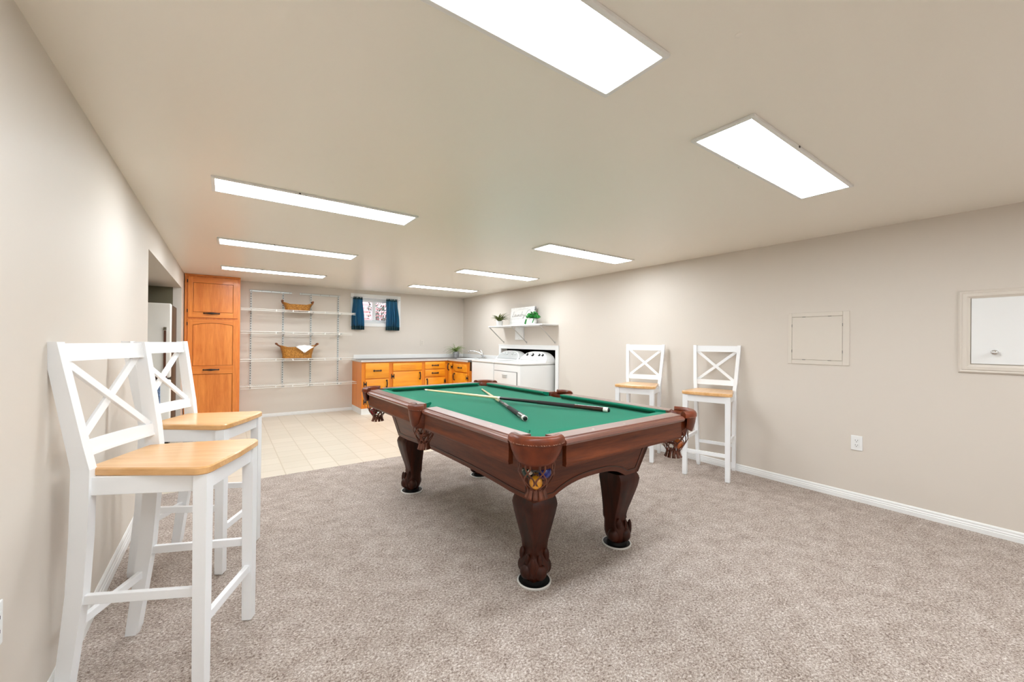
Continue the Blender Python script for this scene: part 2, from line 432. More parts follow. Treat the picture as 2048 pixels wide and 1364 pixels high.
def curtain(name, label, x0t, x1t, x0b, x1b, zt, zb, ph):
    t_ = thing(name, label, 'curtain', (0, 0, 0), 0, 'curtains at the basement window')
    nx, nz = 48, 20
    def P(i, j, z0, z1, nj=20):
        u = i/nx; v = j/nj; z = z0+(z1-z0)*v; vv = (zt-z)/(zt-zb)
        pin = .5-.5*math.cos(min(1, vv*1.4)*math.pi)
        x = (x0t+(x1t-x0t)*u)*(1-pin)+(x0b+(x1b-x0b)*u)*pin
        amp = .010+.016*pin
        return (x+.006*math.sin(u*17+ph+vv*2), YB-.055+amp*math.sin(u*2*math.pi*5.5+ph+.6*math.sin(vv*3)), z)
    zh = zb+.062
    MB().sheet([[P(i, j, zt-.03, zh) for i in range(nx+1)] for j in range(nz+1)]).build('curtain_panel', 'curtain', t_, 60, .0015)
    MB().sheet([[P(i, j, zh, zb, 4) for i in range(nx+1)] for j in range(5)]).build('hem', 'curtain_hem', t_, 60, .004)
    MB().sheet([[P(i, j, zt+.012, zt-.03, 4) for i in range(nx+1)] for j in range(5)]).build('rod_pocket', 'curtain_hem', t_, 60, .003)
    return t_
curtain('curtain', 'gathered blue curtain on left side of small window, behind the shelf ends', 1.818, 1.985, 1.792, 2.012, 1.985, 1.418, 0)
curtain('curtain', 'gathered blue curtain on right side of small window, towards the room corner', 2.398, 2.604, 2.408, 2.640, 1.985, 1.418, 1.3)
cr = MB().cyl((1.80, YB-.055, 1.985), (2.66, YB-.055, 1.985), .004, n=8)
for xx in (1.80, 2.66): cr.beam((xx, YB-.055, 1.985), (xx, YB-.013, 1.985), .012, .012)
tag(cr.build('curtain_rod', 'white_trim'), 'thin white curtain rod across the small window', 'curtain rod')

# ---------------------------------------------------------------- ceiling lights
LZ = 2.112; LK = (LZ-H)/(2.081-H)
def light(x0, y0, label, first=[None]):
    W, D = 1.159*LK, .254*LK; x0 *= LK; y0 *= LK
    if first[0] is None:
        t_ = thing('ceiling_light', label, 'ceiling light', (x0, y0, LZ), 0, 'fluorescent ceiling lights')
        f = .018
        hz = ZC-LZ
        MB().box((0, 0, 0), (W, f, hz), .002).box((0, D-f, 0), (W, D, hz), .002).box((0, f, 0), (f, D-f, hz), .002).box((W-f, f, 0), (W, D-f, hz), .002).build('frame', 'lamp_frame', t_)
        box((f, f, .002), (W-f, D-f, .012)).build('diffuser', 'lamp', t_)
        for ya in (-.003, D-.003): box((W*.36, ya, .001), (W*.368, ya+.006, .008)).build('latch', 'glass_dark', t_)
        first[0] = t_
        return t_
    n = copy_tree(first[0]); n.location = (x0, y0, LZ); n['label'] = label
    return n
light(-.078, .712, 'largest lit ceiling light, cut off by the top of the photo')
light(-.072, 2.664, 'long lit ceiling light in left row, second from the camera')
light(-.067, 4.243, 'lit ceiling light in left row, third from the camera')
light(-.058, 5.842, 'lit ceiling light in left row closest to tall oak cabinet')
light(1.614, .709, 'wide tilted-looking lit ceiling light high at right, above blank right wall')
light(2.303, 2.682, 'lit ceiling light above the far stools, second of the right row')
light(2.305, 4.238, 'lit ceiling light in right row, third from the camera')
light(2.335, 5.897, 'smallest lit ceiling light, nearest to the basement window')
light(-.072, -1.10, 'added unseen ceiling light behind the viewpoint, in line with left row')  # added pair, out of view, brightens the near ceiling and stools
light(2.303, -1.10, 'added unseen ceiling light behind the viewpoint, in line with right row')  # second of the added, unseen fill fixtures
tag(MB().lathe([(0.001, .001), (.008, .001), (.011, .003), (.011, .004)], 20, (1.214, .577, ZC-.004)).build('ceiling_plug', 'ceil', None, 40), 'small round painted-over plug on ceiling above the wide light', 'plug')

# ---------------------------------------------------------------- bar stools
def make_stool():
    t_ = thing('bar_stool', '', 'bar stool')
    ZS = .781
    # seat: trapezoid slab with rounded front corners
    poly = []
    def arc(cx, cy, r, a0, a1, n=5): return [(cx+r*math.cos(R(a0+(a1-a0)*i/n)), cy+r*math.sin(R(a0+(a1-a0)*i/n))) for i in range(n+1)]
    poly += arc(.176, .152, .036, -10, 90); poly += [(0, .196)]
    poly += arc(-.176, .152, .036, 90, 190)
    poly += [(-.163, -.185), (-.152, -.212), (.152, -.212), (.163, -.185)]
    sm = MB()
    ins = lambda k: [(x*(1-k/.2), y*(1-k/.2)) for x, y in poly]
    sm.loft([[Vector((x, y, z)) for x, y in ins(k)] for k, z in ((.004, ZS-.028), (0, ZS-.024), (0, ZS-.005), (.004, ZS))])
    sm.build('seat', 'seat', t_, 35)
    for s_ in (1, -1):
        lm = MB(); a = .178
        lm.loft([[Vector((s_*a*k+x*h, .158+y*h, z)) for x, y in ((-1, -1), (1, -1), (1, 1), (-1, 1))] for z, h, k in ((0, .013, 1.01), (.006, .019, 1.01), (ZS-.028, .0215, 1))])
        lm.build('leg', 'stool_white', t_)
        # back leg rising into the back post, kinked at the seat
        pts = [(.157, -.268, 0), (.160, -.262, .03), (.166, -.222, .36), (.169, -.210, .56), (.172, -.204, .78), (.180, -.215, .86), (.199, -.274, 1.208)]
        hw = [(.013, .019), (.0155, .022), (.0155, .026), (.0155, .027), (.0155, .027), (.0155, .025), (.0145, .021)]
        bmh = MB()
        bmh.loft([[Vector((s_*(p[0])+x*w_, p[1]+y*d_, p[2])) for x, y in ((-1, -1), (1, -1), (1, 1), (-1, 1))] for p, (w_, d_) in zip(pts, hw)])
        bmh.build('back_leg', 'stool_white', t_)
    # seat rails
    z0, z1 = ZS-.090, ZS-.028
    MB().box((-.158, .150, z0), (.158, .170, z1), .002).build('seat_rail', 'stool_white', t_)
    MB().box((-.158, -.215, z0), (.158, -.196, z1), .002).build('seat_rail', 'stool_white', t_)
    for s_ in (1, -1): MB().beam((s_*.174, .140, (z0+z1)/2), (s_*.168, -.185, (z0+z1)/2), .018, z1-z0, bev=.002).build('seat_rail', 'stool_white', t_)
    # stretchers
    MB().beam((-.165, .158, .228), (.165, .158, .228), .020, .032, bev=.002).build('stretcher', 'stool_white', t_)
    MB().beam((-.158, -.238, .245), (.158, -.238, .245), .018, .030, bev=.002).build('stretcher', 'stool_white', t_)
    for s_ in (1, -1): MB().beam((s_*.178, .142, .340), (s_*.166, -.205, .340), .018, .032, bev=.002).build('stretcher', 'stool_white', t_)
    # back: two rails and the X
    yb = lambda z: -.215-.059*(z-.86)/.348
    def rail(z0, z1, nm):
        zz = (z0+z1)/2; hwid = .180+.019*(zz-.86)/.348-.012
        n_ = 8; rg = []
        for i in range(n_+1):
            u = -1+2*i/n_; bow = -.012*(1-u*u)
            rg.append([Vector((u*hwid, yb(z)+bow+dy, z)) for z, dy in ((z0, -.009), (z0, .009), (z1, .009), (z1, -.009))])
        MB().loft(rg).build(nm, 'stool_white', t_, 40)
        rg = []
        for i in range(n_+1):
            u = -1+2*i/n_; bow = -.012*(1-u*u)
            rg.append([Vector((u*hwid, yb(z)+bow+dy, z)) for z, dy in ((z0-.002, .004), (z0-.002, .0125), (z0+.008, .0125), (z0+.008, .004))])
        return rg
    g1 = rail(1.145, 1.203, 'top_rail'); g2 = rail(.822, .868, 'lower_rail')
    MB().loft(g1).build('rail_bead', 'stool_white', t_, 40); MB().loft(g2).build('rail_bead', 'stool_white', t_, 40)
    def sl(z, x, dy): return (x, yb(z)-.009+dy, z)
    MB().beam(sl(.866, -.160, .004), sl(1.148, .176, .004), .026, .013, up=(0, 1, 0.17), bev=.0015).build('cross_slat', 'stool_white', t_)
    MB().beam(sl(.866, .160, -.006), sl(1.148, -.176, -.006), .026, .013, up=(0, 1, 0.17), bev=.0015).build('cross_slat', 'stool_white', t_)
    return t_
spots = [(-.127, 2.007, -25.05, 'white wooden bar stool with wood seat at left, largest and nearest camera'),
         (-.066, 2.823, -28.1, 'white bar stool with wood seat at left, standing behind the nearest stool'),
         (3.718, 2.005, -163.4, 'white bar stool at right wall, nearest to table corner and in plain view'),
         (3.645, 2.754, -157.9, 'white bar stool at right wall half hidden behind the pool table')]
proto = make_stool()
for i, (x, y, a, lb) in enumerate(spots):
    o = proto if i == 0 else copy_tree(proto)
    o.location = (x, y, 0); o.rotation_euler = (0, 0, R(a-90)); o['label'] = lb; o['group'] = 'white x-back bar stools'

# ---------------------------------------------------------------- pool table
PT = thing('pool_table', 'carved mahogany pool table with green felt and leather pockets', 'pool table', (1.604, 2.391, 0), R(1.687))
A, B, RW, ZR = .538, 1.026, .104, .818
CP = (.532, 1.018)                     # corner pocket centre
SP = .585                              # side pocket centre
def corner_arc(sx, sy, n=8):
    # concave notch, travelling counter-clockwise round the bed
    ce = Vector((sx*.545, sy*1.033)); r = .072; ps = []
    base = math.degrees(math.atan2(-sy, -sx))
    for i in range(n+1): 
        a = R(base+62-124*i/n); ps.append((ce.x+r*math.cos(a), ce.y+r*math.sin(a)))
    return ps
def side_arc(sx, n=8):
    ce = Vector((sx*.60, 0)); r = .075; base = 180 if sx > 0 else 0
    return [(ce.x+r*math.cos(R(base+35-70*i/n)), r*math.sin(R(base+35-70*i/n))) for i in range(n+1)]
def order(ps, ref):     # start nearest ref
    return ps if (Vector(ps[0])-Vector(ref)).length < (Vector(ps[-1])-Vector(ref)).length else ps[::-1]
poly = []
poly += order(corner_arc(1, -1), (.3, -B)); poly += order(side_arc(1), (A, -.3)); poly += order(corner_arc(1, 1), (A, .5))
poly += order(corner_arc(-1, 1), (.3, B)); poly += order(side_arc(-1), (-A, .3)); poly += order(corner_arc(-1, -1), (-A, -.5))
MB().prism(poly, .755, .788).build('playing_surface', 'felt', PT)

def seg_profile(prof, place, parent, name, m, sm=None):
    """prof: list of (u outward, z, l0, l1); place(l,u,z) -> local point"""
    rings = [[Vector(place(p[2+i], p[0], p[1])) for p in prof] for i in (0, 1)]
    return MB().loft(rings).build(name, m, parent, sm)
def segments():
    for sx in (-1, 1):
        for sy in (-1, 1):
            yield ('y', (lambda l, u, z, sx=sx, sy=sy: (sx*(A+u), sy*l, z)), .088, .955, .075, .985)
    for sy in (-1, 1):
        yield ('x', (lambda l, u, z, sy=sy: (l, sy*(B+u), z)), -.462, .462, -.49, .49)
for ax, place, a0, a1, i0, i1 in segments():
    wood_m = 'mahog_'+ax
    pr = [(0, .782, i0, i1), (0, ZR, i0, i1), (.080, ZR, a0, a1), (.083, ZR-.006, a0, a1), (.092, ZR-.007, a0, a1), (.102, ZR-.013, a0, a1), (.105, ZR-.022, a0, a1), (.100, ZR-.032, a0, a1), (.088, ZR-.036, a0, a1), (.088, .782, a0, a1)]
    ro = seg_profile(pr, place, PT, 'rail', 'rail_'+ax, 30)
    n = 3
    for q in range(1, n+1):
        l = a0+(a1-a0)*q/(n+1)
        p = place(l, .045, ZR)
        MB().cyl((p[0], p[1], ZR-.001), (p[0], p[1], ZR+.0006), .006, n=12).build('sight', 'pearl', ro)
    b0, b1 = (a0+.012, a1-.012) if ax == 'y' else (a0+.012, a1-.012)
    pr = [(.066, .784, b0, b1), (.091, .784, b0, b1), (.089, .76, b0, b1), (.090, .712, b0, b1), (.0915, .709, b0, b1), (.0915, .700, b0, b1), (.090, .698, b0, b1), (.089, .690, b0, b1), (.066, .690, b0, b1)]
    seg_profile(pr, place, PT, 'apron', wood_m, 30)
    # cushion, nose shorter than its back
    if ax == 'y': e0, e1, n0, n1 = .078, .965, .098, .935-.012
    else: e0, e1, n0, n1 = -.474, .474, -.424, .424
    pr = [(.001, ZR-.001, e0, e1), (-.042, ZR+.003, n0-.0, n1), (-.049, ZR-.003, n0, n1), (-.046, ZR-.011, n0, n1), (-.022, .7885, e0+.015, e1-.015), (.001, .7885, e0, e1)]
    seg_profile(pr, place, PT, 'cushion', 'felt', 25)

# pockets
def pocket(px_, py_, ang, R0, spread, net_dz, corner):
    """leather pocket: ang = outward direction (deg)"""
    ce = Vector((px_, py_, 0))
    def P(a, r, z): return ce+Vector((r*math.cos(R(ang+a)), r*math.sin(R(ang+a)), z))
    mb = MB(); n = 18
    sec = [(-.022, -.006), (-.024, .004), (-.018, .013), (-.004, .018), (.010, .017), (.020, .010), (.025, 0), (.0255, -.016), (.016, -.020), (-.014, -.016)]
    rings = []
    for i in range(n+1):
        a = -spread+2*spread*i/n
        rings.append([P(a, R0+d, ZR+z) for d, z in sec])
    mb.loft(rings)
    po = mb.build('pocket', 'leather', PT, 50)
    # inner cup so that the hole has depth
    prof = [(.078, .815), (.076, .78), (.080, .74), (.07, .69)]
    MB().sheet([[P(a, r, z) for a in range(-125, 126, 10)] for r, z in prof]).build('pocket_lining', 'leather', po, 60, .003)
    # skirt
    g = []; ns = 8
    for j in range(ns+1):
        q = j/ns; row = []
        for i in range(n+1):
            t_ = -1+2*i/n
            depth = (.090 if corner else .11)*(1-.30*abs(t_)**3)
            row.append(P(t_*(spread*.93-(5 if corner else 16)*q), R0+.019-.020*q+.004*math.sin(q*3), ZR-.014-depth*q))
        g.append(row)
    MB().sheet(g).build('skirt', 'leather', po, 60, .004)
    # stitched seam
    sm = MB()
    for i in range(28):
        a = -spread*.9+1.8*spread*i/27
        sm.beam(P(a, R0+.0245, ZR-.013), P(a+spread*.035, R0+.0245, ZR-.0155), .0016, .0016)
    sm.build('stitching', 'thread', po)
    # net
    nm = MB(); K = 8
    rz = [(.000, .080), (.075, .081), (.108, .068), (.137, .047), (.152, .038)]
    def rad(h):
        for (h0, r_0), (h1, r_1) in zip(rz, rz[1:]):
            if h <= h1+1e-6: return r_0+(r_1-r_0)*(h-h0)/(h1-h0)
        return rz[-1][1]
    sc_ = 1 if corner else .82
    ztop = .742+net_dz
    for dr in (1, -1):
        for kk in range(K):
            rows = []
            for i in range(17):
                h = .152*i/16; a = kk*360/K+dr*(34*h/.152)+dr*22*math.sin(h/.152*math.pi*2)
                rr = rad(h)*sc_; w_ = .0033+.0010*(1-i/16)
                cen = P(a, rr, ztop-h); tg = Vector((-math.sin(R(ang+a)), math.cos(R(ang+a)), 0))
                rows.append([cen-tg*w_, cen+tg*w_])
            nm.sheet(rows)
    for kk in range(11):
        a = kk*360/11; rows = []
        for i in range(5):
            q = i/4; rr = (.037+.012*q*q)*sc_; cen = P(a, rr, ztop-.146-.042*q); tg = Vector((-math.sin(R(ang+a)), math.cos(R(ang+a)), 0)); w_ = .0085+.0015*q
            rows.append([cen-tg*w_, cen+tg*w_])
        nm.sheet(rows)
    nm.lathe([(.038*sc_, ztop-.108), (.040*sc_, ztop-.10), (.038*sc_, ztop-.095)], 20, ce, cap=False)
    nm.build('net', 'net', po, 60, .003)
    return po
for sx in (-1, 1):
    for sy in (-1, 1):
        pocket(sx*CP[0], sy*CP[1], math.degrees(math.atan2(sy, sx)), .102, 73, 0, True)
    pocket(sx*SP, 0, 0 if sx > 0 else 180, .078, 62, -.005, False)

# cabinet body: four sloping panels with arched lower edges
def body_panel(half_top, half_bot, d_top, d_bot, arch, flat, axis, sg):
    ZT, ZB = .70, .445
    def pt(wf, z, inset):
        k_ = (z-ZB)/(ZT-ZB); d_ = d_bot+(d_top-d_bot)*k_-inset
        hw = half_bot+(half_top-half_bot)*k_
        wv = wf*hw if abs(wf) <= 1 else wf
        return (wv, sg*d_, z) if axis == 'x' else (sg*d_, wv, z)
    ol = [(-1, ZT), (1, ZT), (1, ZB)]
    N = 14; fl = 1-flat
    for i in range(N+1):
        u = fl-2*fl*i/N; ol.append((u, ZB+arch*(1-abs(u/fl)**2.6)))
    ol.append((-1, ZB))
    mb = MB(); mb.loft([[Vector(pt(a, z, i)) for a, z in ol] for i in (0, .03)])
    po = mb.build('side_panel' if axis == 'y' else 'end_panel', 'mahog_y' if axis == 'y' else 'mahog_x', PT)
    bd = MB(); ins = .88 if axis == 'x' else .93
    path = [(-ins, ZT-.012), (-ins, ZB+.030)] + [(-(fl)+2*fl*i/N, ZB+.030+arch*(1-abs(-1+2*i/N)**2.6)) for i in range(N+1)] + [(ins, ZB+.030), (ins, ZT-.012)]
    for (a0, z0), (a1, z1) in zip(path, path[1:]):
        if abs(a0-a1)+abs(z0-z1) > 1e-4: bd.beam(pt(a0, z0, -.0005), pt(a1, z1, -.0005), .006, .004, up=(0, 1, .2) if axis == 'x' else (1, 0, .2))
    bd.build('panel_moulding', 'mahog_dark', po)
for sg in (-1, 1):
    body_panel(.478, .412, .930, .862, .066, .30, 'x', sg)
    body_panel(.930, .862, .478, .412, .022, .22, 'y', sg)

def leg(sx, sy):
    lm = MB(); n = 24; rings = []
    prof = [(.447, .082, -.001), (.425, .089, .004), (.405, .092, .006), (.36, .085, .005), (.30, .073, 0), (.25, .063, -.005), (.205, .0545, -.010), (.175, .0515, -.012), (.150, .053, -.009), (.125, .060, -.003), (.10, .065, .001), (.075, .066, .003), (.055, .061, .003), (.038, .052, .002), (.022, .044, .001)]
    # smooth interpolation
    fine = []
    for (z0, h0, o0), (z1, h1, o1) in zip(prof, prof[1:]):
        for q in (0, .5): fine.append((z0+(z1-z0)*q, h0+(h1-h0)*q, o0+(o1-o0)*q))
    fine.append(prof[-1])
    for z, h, o_ in fine:
        ring = []
        for i in range(n):
            a = 2*math.pi*i/n; ca, sa = math.cos(a), math.sin(a)
            e_ = 6.0 if z > .16 else 3.6; den = (abs(ca)**e_+abs(sa)**e_)**(1/e_)
            x, y = h*ca/den, h*sa/den
            diag = (x*sx+y*sy)/math.sqrt(2)/h
            if diag > 1.05:             # crisp carved ridge on the outward corner
                x += sx*.006*(diag-1.05)/.2; y += sy*.006*(diag-1.05)/.2
            ring.append(Vector((sx*.329+x+sx*o_, sy*.771+y+sy*o_, z)))
        rings.append(ring)
    lm.loft(rings)
    ce = Vector((sx*.329, sy*.771, 0)); dg = Vector((sx, sy, 0)).normalized(); tn = Vector((-dg.y, dg.x, 0))
    def rot(dv): a = math.atan2(dv.y, dv.x); return Matrix.Rotation(a, 4, 'Z')
    # claw toes, front drop and side scrolls
    for f, t_ in ((.048, .036), (.048, -.036), (-.026, .058), (-.026, -.058)):
        dv = (dg*f+tn*t_); p = ce+dv*.92; lm.ell((p.x, p.y, .072), (.034, .035, .040), rot(dv))
    p = ce+dg*.076; lm.ell((p.x, p.y, .106), (.013, .015, .046), rot(dg))
    for t_ in (1, -1):
        p = ce+tn*t_*.059+dg*.004; lm.ell((p.x, p.y, .140), (.018, .018, .036), rot(dg))
        p = ce+tn*t_*.030+dg*.048; lm.ell((p.x, p.y, .124), (.012, .014, .036), rot(dg))
    lo = lm.build('leg', 'mahog_z', PT, 45)
    MB().lathe([(.030, .026), (.052, .025), (.056, .018), (.058, .0075), (.03, .0075)], 28, ce).build('leveler_foot', 'pad', lo, 40)
leg_lab = {(-1, -1): 'pale rimmed black coaster under the nearest carved table leg', (1, -1): 'pale rimmed black coaster under table leg at right, near the arch',
           (-1, 1): 'pale rimmed black coaster under the far left table leg', (1, 1): 'pale rimmed coaster under far right table leg, mostly hidden behind table'}
cz, sz_ = math.cos(R(1.687)), math.sin(R(1.687))
def tw(lx, ly, z=0): return (1.604+cz*lx-sz_*ly, 2.391+sz_*lx+cz*ly, z)
for sx in (-1, 1):
    for sy in (-1, 1):
        leg(sx, sy)
        t_ = thing('leg_coaster', leg_lab[(sx, sy)], 'furniture coaster', tw(sx*.329, sy*.771), 0, 'coasters under the pool table legs')
        MB().lathe([(.080, .000), (.087, .001), (.088, .008), (.085, .011), (.080, .010), (.080, .000)], 36, cap=False).build('rim', 'ring', t_, 40)
        MB().lathe([(.001, .000), (.0805, .000), (.0805, .0075), (.001, .0075)], 36).build('cup', 'pad', t_, 40)

# balls in the pocket nets
def ball(label, rgb, lx, ly, z, stripe=False, spot=None):
    m_ = mat('ball_'+str(len(bpy.data.materials)), rgb, .12, coat=.5)
    t_ = thing('pool_ball', label, 'ball', tw(lx, ly, z), R(1.687), 'pool balls held in the pocket nets')
    MB().ell((0, 0, 0), (.0286,)*3, u=28, v=18).build('ball_body', m_, t_, 180)
    if spot:
        d_ = Vector(spot).normalized()
        rings = []
        for r_ in (.0002, .005, .010, .0125):
            ring = []
            x_ = d_.orthogonal().normalized(); y_ = d_.cross(x_)
            for i in range(16):
                a = i*math.pi/8; p = x_*math.cos(a)*r_+y_*math.sin(a)*r_+d_*math.sqrt(.0286**2-r_**2); ring.append(p*1.006)
            rings.append(ring)
        MB().loft(rings, cap=False).build('number_spot', 'pearl', t_, 60)
    return t_
o1 = 1/math.sqrt(2); px0, py0 = -CP[0], -CP[1]
def near(out, lat): return (-CP[0]-o1*out+o1*lat, -CP[1]-o1*out-o1*lat)
x_, y_ = near(.030, 0); ball('amber yellow pool ball lowest in the nearest pocket net', (222, 150, 28), x_, y_, .624)
x_, y_ = near(.002, .036); ball('blue pool ball in right side of the nearest pocket net', (24, 40, 130), x_, y_, .663)
x_, y_ = near(.002, -.036); ball('dark green pool ball with pale number spot in nearest pocket net', (14, 52, 40), x_, y_, .663, spot=(-.35, -1, .1))
x_, y_ = near(.036, 0); ball('black pool ball peeking out under the nearest pocket skirt', (12, 12, 16), x_, y_, .693)
ball('red pool ball in the far left corner pocket net', (150, 26, 40), -CP[0]-.030, CP[1]+.006, .632)
ball('orange pool ball in the near right corner pocket net', (206, 110, 50), CP[0]+.006, -CP[1]-.030, .632)

# ---------------------------------------------------------------- cues
def cue(label, butt, tip, deco):
    butt, tip = Vector(butt), Vector(tip); d_ = tip-butt; L = d_.length; d_.normalize()
    t_ = bpy.data.objects.new('pool_cue', None); col.objects.link(t_); t_.empty_display_size = .1
    t_.location = butt; t_.rotation_mode = 'QUATERNION'; t_.rotation_quaternion = d_.to_track_quat('X', 'Z')
    tag(t_, label, 'pool cue', 'pool cues on the green felt')
    rb, rt = .0152, .0065
    rr = lambda q: rb+(rt-rb)*q**.9
    def part(nm, m_, q0, q1, ex=0, n=18): MB().lathe([(rr(q0+(q1-q0)*i/6)+ex, L*(q0+(q1-q0)*i/6)) for i in range(7)], n, axis='x').build(nm, m_, t_, 40)
    MB().lathe([(.006, -.012), (.0105, -.011), (.0125, -.004), (.0128, 0)], 18, axis='x').build('bumper', 'black', t_, 40)
    part('butt_cap', 'white_ferrule', 0, .020)
    if deco:
        part('butt_sleeve', 'cue_black', .020, .09)
        mb = MB()
        for a in range(0, 360, 60):
            mb.beam((L*.022, (rr(.03)+.0006)*math.cos(R(a)), (rr(.03)+.0006)*math.sin(R(a))), (L*.082, (rr(.08)+.0006)*math.cos(R(a)), (rr(.08)+.0006)*math.sin(R(a))), .005, .001, up=(0, math.cos(R(a)), math.sin(R(a))))
        mb.build('butt_inlay', 'silver', t_)
        part('wrap', 'cue_wrap', .09, .27, .0002); part('forearm', 'cue_black', .27, .45)
        mb = MB()
        for a in range(0, 360, 90):
            mb.beam((L*.285, (rr(.285)+.0004)*math.cos(R(a)), (rr(.285)+.0004)*math.sin(R(a))), (L*.36, (rr(.36)+.0004)*math.cos(R(a)), (rr(.36)+.0004)*math.sin(R(a))), .004, .001, up=(0, math.cos(R(a)), math.sin(R(a))))
        mb.build('forearm_inlay', 'silver', t_)
        part('joint', 'silver', .45, .462, .0004)
    else:
        part('butt_sleeve', 'cue_wood', .020, .15); part('wrap', 'cue_wrap', .15, .33, .0002); part('forearm', 'cue_black', .33, .53)
        part('joint', 'white_ferrule', .53, .542, .0003)
    part('shaft', 'cue_maple', .46 if deco else .54, .978)
    part('ferrule', 'white_ferrule', .978, .994)
    part('cue_tip', 'brown_handle', .994, 1.0)
    return t_
cue('cue with pale shaft and plain black butt, lying across the other cue', (1.947, 1.698, .8033), (1.280, 2.983, .8395), False)
cue('cue with silver inlaid black butt pointing at near pocket, underneath the other cue', (1.341, 1.755, .8033), (1.878, 3.099, .7957), True)

# ---------------------------------------------------------------- tall oak cabinet
TC = thing('tall_cabinet', 'tall orange oak pantry cabinet reaching the ceiling', 'cabinet', (-.462, 7.10, 0))
W = .632
MB().box((0, 0, .09), (W, .335, 2.118)).build('body', 'oak', TC)
box((.01, .04, 0), (W-.01, .33, .09)).build('toe_kick', 'oak_h', TC)
ff = MB().box((0, -.018, .02), (.042, 0, 2.118), .002).box((W-.036, -.018, .02), (W, 0, 2.118), .002).box((.042, -.018, 2.078), (W-.036, 0, 2.118), .002).box((.042, -.018, 1.498), (W-.036, 0, 1.53), .002).box((.042, -.018, .02), (W-.036, 0, .07), .002)
ff.build('face_frame', 'oak', TC)
box((-.002, -.026, 2.100), (W+.002, -.018, 2.122), .002).build('crown_strip', 'oak_h', TC)
def hdl(mb, xc, y, z, L=.15, horizontal=True):
    for e_ in (-1, 1):
        p = (xc+e_*L/2, y, z) if horizontal else (xc, y, z+e_*L/2)
        q = (p[0], y-.022, p[2])
        mb.lathe([(.011, 0), (.011, -.004), (.006, -.008)], 12, p, axis='y'); mb.cyl(p, q, .005, n=8)
    pts = []; rr = []
    for i in range(13):
        u = -1+2*i/12
        pts.append((xc+u*L/2*1.02, y-.022-.008*(1-u*u), z) if horizontal else (xc, y-.022-.008*(1-u*u), z+u*L/2*1.02)); rr.append(.006+.009*(1-abs(u)))
    mb.tube(pts, rr, 8)
def oak_door(x0, x1, z0, z1, mids, handle_z, arch):
    y1, y0 = -.020, -.040
    d_ = MB().box((x0, y0, z0), (x0+.055, y1, z1), .003).box((x1-.055, y0, z0), (x1, y1, z1), .003)
    do = d_.build('door', 'oak', TC)
    ed = [(z0, z0+.075)] + mids
    for a, b__ in ed: box((x0+.055, y0, a), (x1-.055, y1, b__), .003).build('door_rail', 'oak_h', do)
    rl = MB()
    n_ = 12; up = []
    for i in range(n_+1):
        u = -1+2*i/n_; up.append((u, (.030*(1-u*u) if arch else 0)))
    xm, hw = (x0+x1)/2, (x1-x0)/2-.055
    pol = [(xm-hw, z1), (xm+hw, z1)] + [(xm+u*hw, z1-.075+h) for u, h in up[::-1]]
    rl.loft([[Vector((x, y, z)) for x, z in pol] for y in (y0, y1)])
    rl.build('door_rail', 'oak_h', do)
    cells = [z0+.075] + [v for m_ in mids for v in m_] + [z1-.075]
    for ia in range(0, len(cells), 2):
        za_, zb_ = cells[ia]+.005, cells[ia+1]-.005
        top = [(xm+u*(hw-.005), zb_+(h if ia+2 >= len(cells) else 0)) for u, h in up[::-1]]
        MB().loft([[Vector((x, y, z)) for x, z in [(xm-hw+.005, za_), (xm+hw-.005, za_)]+top] for y in (y1-.012, y1-.001)]).build('door_panel', 'oak', do)
    box((x0+.05, y1-.001, z0+.06), (x1-.05, y1, z1-.02)).build('door_back', 'oak_groove_shade', do)
    hb = MB(); hdl(hb, (x0+x1)/2-.02, y0, handle_z, .17); hb.build('handle', 'iron', do, 50)
    for zz in (z0+.09, z1-.06): box((x0-.010, y0+.006, zz-.022), (x0+.001, y1, zz+.022), .002).build('hinge', 'iron', do)
oak_door(.036, W-.030, 1.524, 2.082, [], 1.585, False)
oak_door(.036, W-.030, .075, 1.496, [(.735, .852)], .795, True)

# ---------------------------------------------------------------- refrigerator in the alcove
FR = thing('refrigerator', 'white fronted refrigerator with brown handles in the dim alcove', 'refrigerator', (-1.255, 6.0, 0))
FW = .748
box((.005, .07, .03), (FW-.005, .68, 1.622), .012).build('body', 'fridge_body', FR, 40)
dz = .772
box((0, 0, dz+.008), (FW, .065, 1.627), .018, 4).build('door', 'fridge', FR, 40)
d_2 = box((0, 0, .06), (FW, .065, dz-.014), .018, 4).build('door', 'fridge', FR, 40)
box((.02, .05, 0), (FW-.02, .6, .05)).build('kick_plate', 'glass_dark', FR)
hb = MB().box((FW-.062, -.034, dz+.02), (FW-.040, -.022, dz+.545), .004).box((FW-.19, -.03, dz+.012), (FW-.03, -.012, dz+.03), .003)
hb.build('door_handle', 'brown_handle', FR)
box((FW-.066, -.03, dz+.545), (FW-.036, 0, dz+.585), .005).build('handle_bracket', 'chrome', FR); box((FW-.066, -.03, dz+.004), (FW-.036, 0, dz+.022), .005).build('handle_bracket', 'chrome', FR)
MB().box((FW-.19, -.034, dz-.028), (FW-.03, 0, dz-.012), .004).build('lower_handle', 'brown_handle', FR)
box((FW-.142, -.003, .385), (FW-.108, .001, .405)).build('badge', 'line_grey', FR); box((FW-.140, -.003, .355), (FW-.112, .001, .365)).build('badge', 'line_grey', FR)
g = []
for j in range(15):
    v = j/14
    g.append([(-1.255+FW-.150+.062*i/8+.004*v*math.sin(i), 6.0-.040-.005*math.sin(i*1.6+v*2), .742-.262*v) for i in range(9)])
tw_ = MB().sheet(g).build('dish_towel', 'cloth_blue', None, 60, .006)
tag(tw_, 'blue speckled dish towel hanging from the refrigerator handle', 'towel')

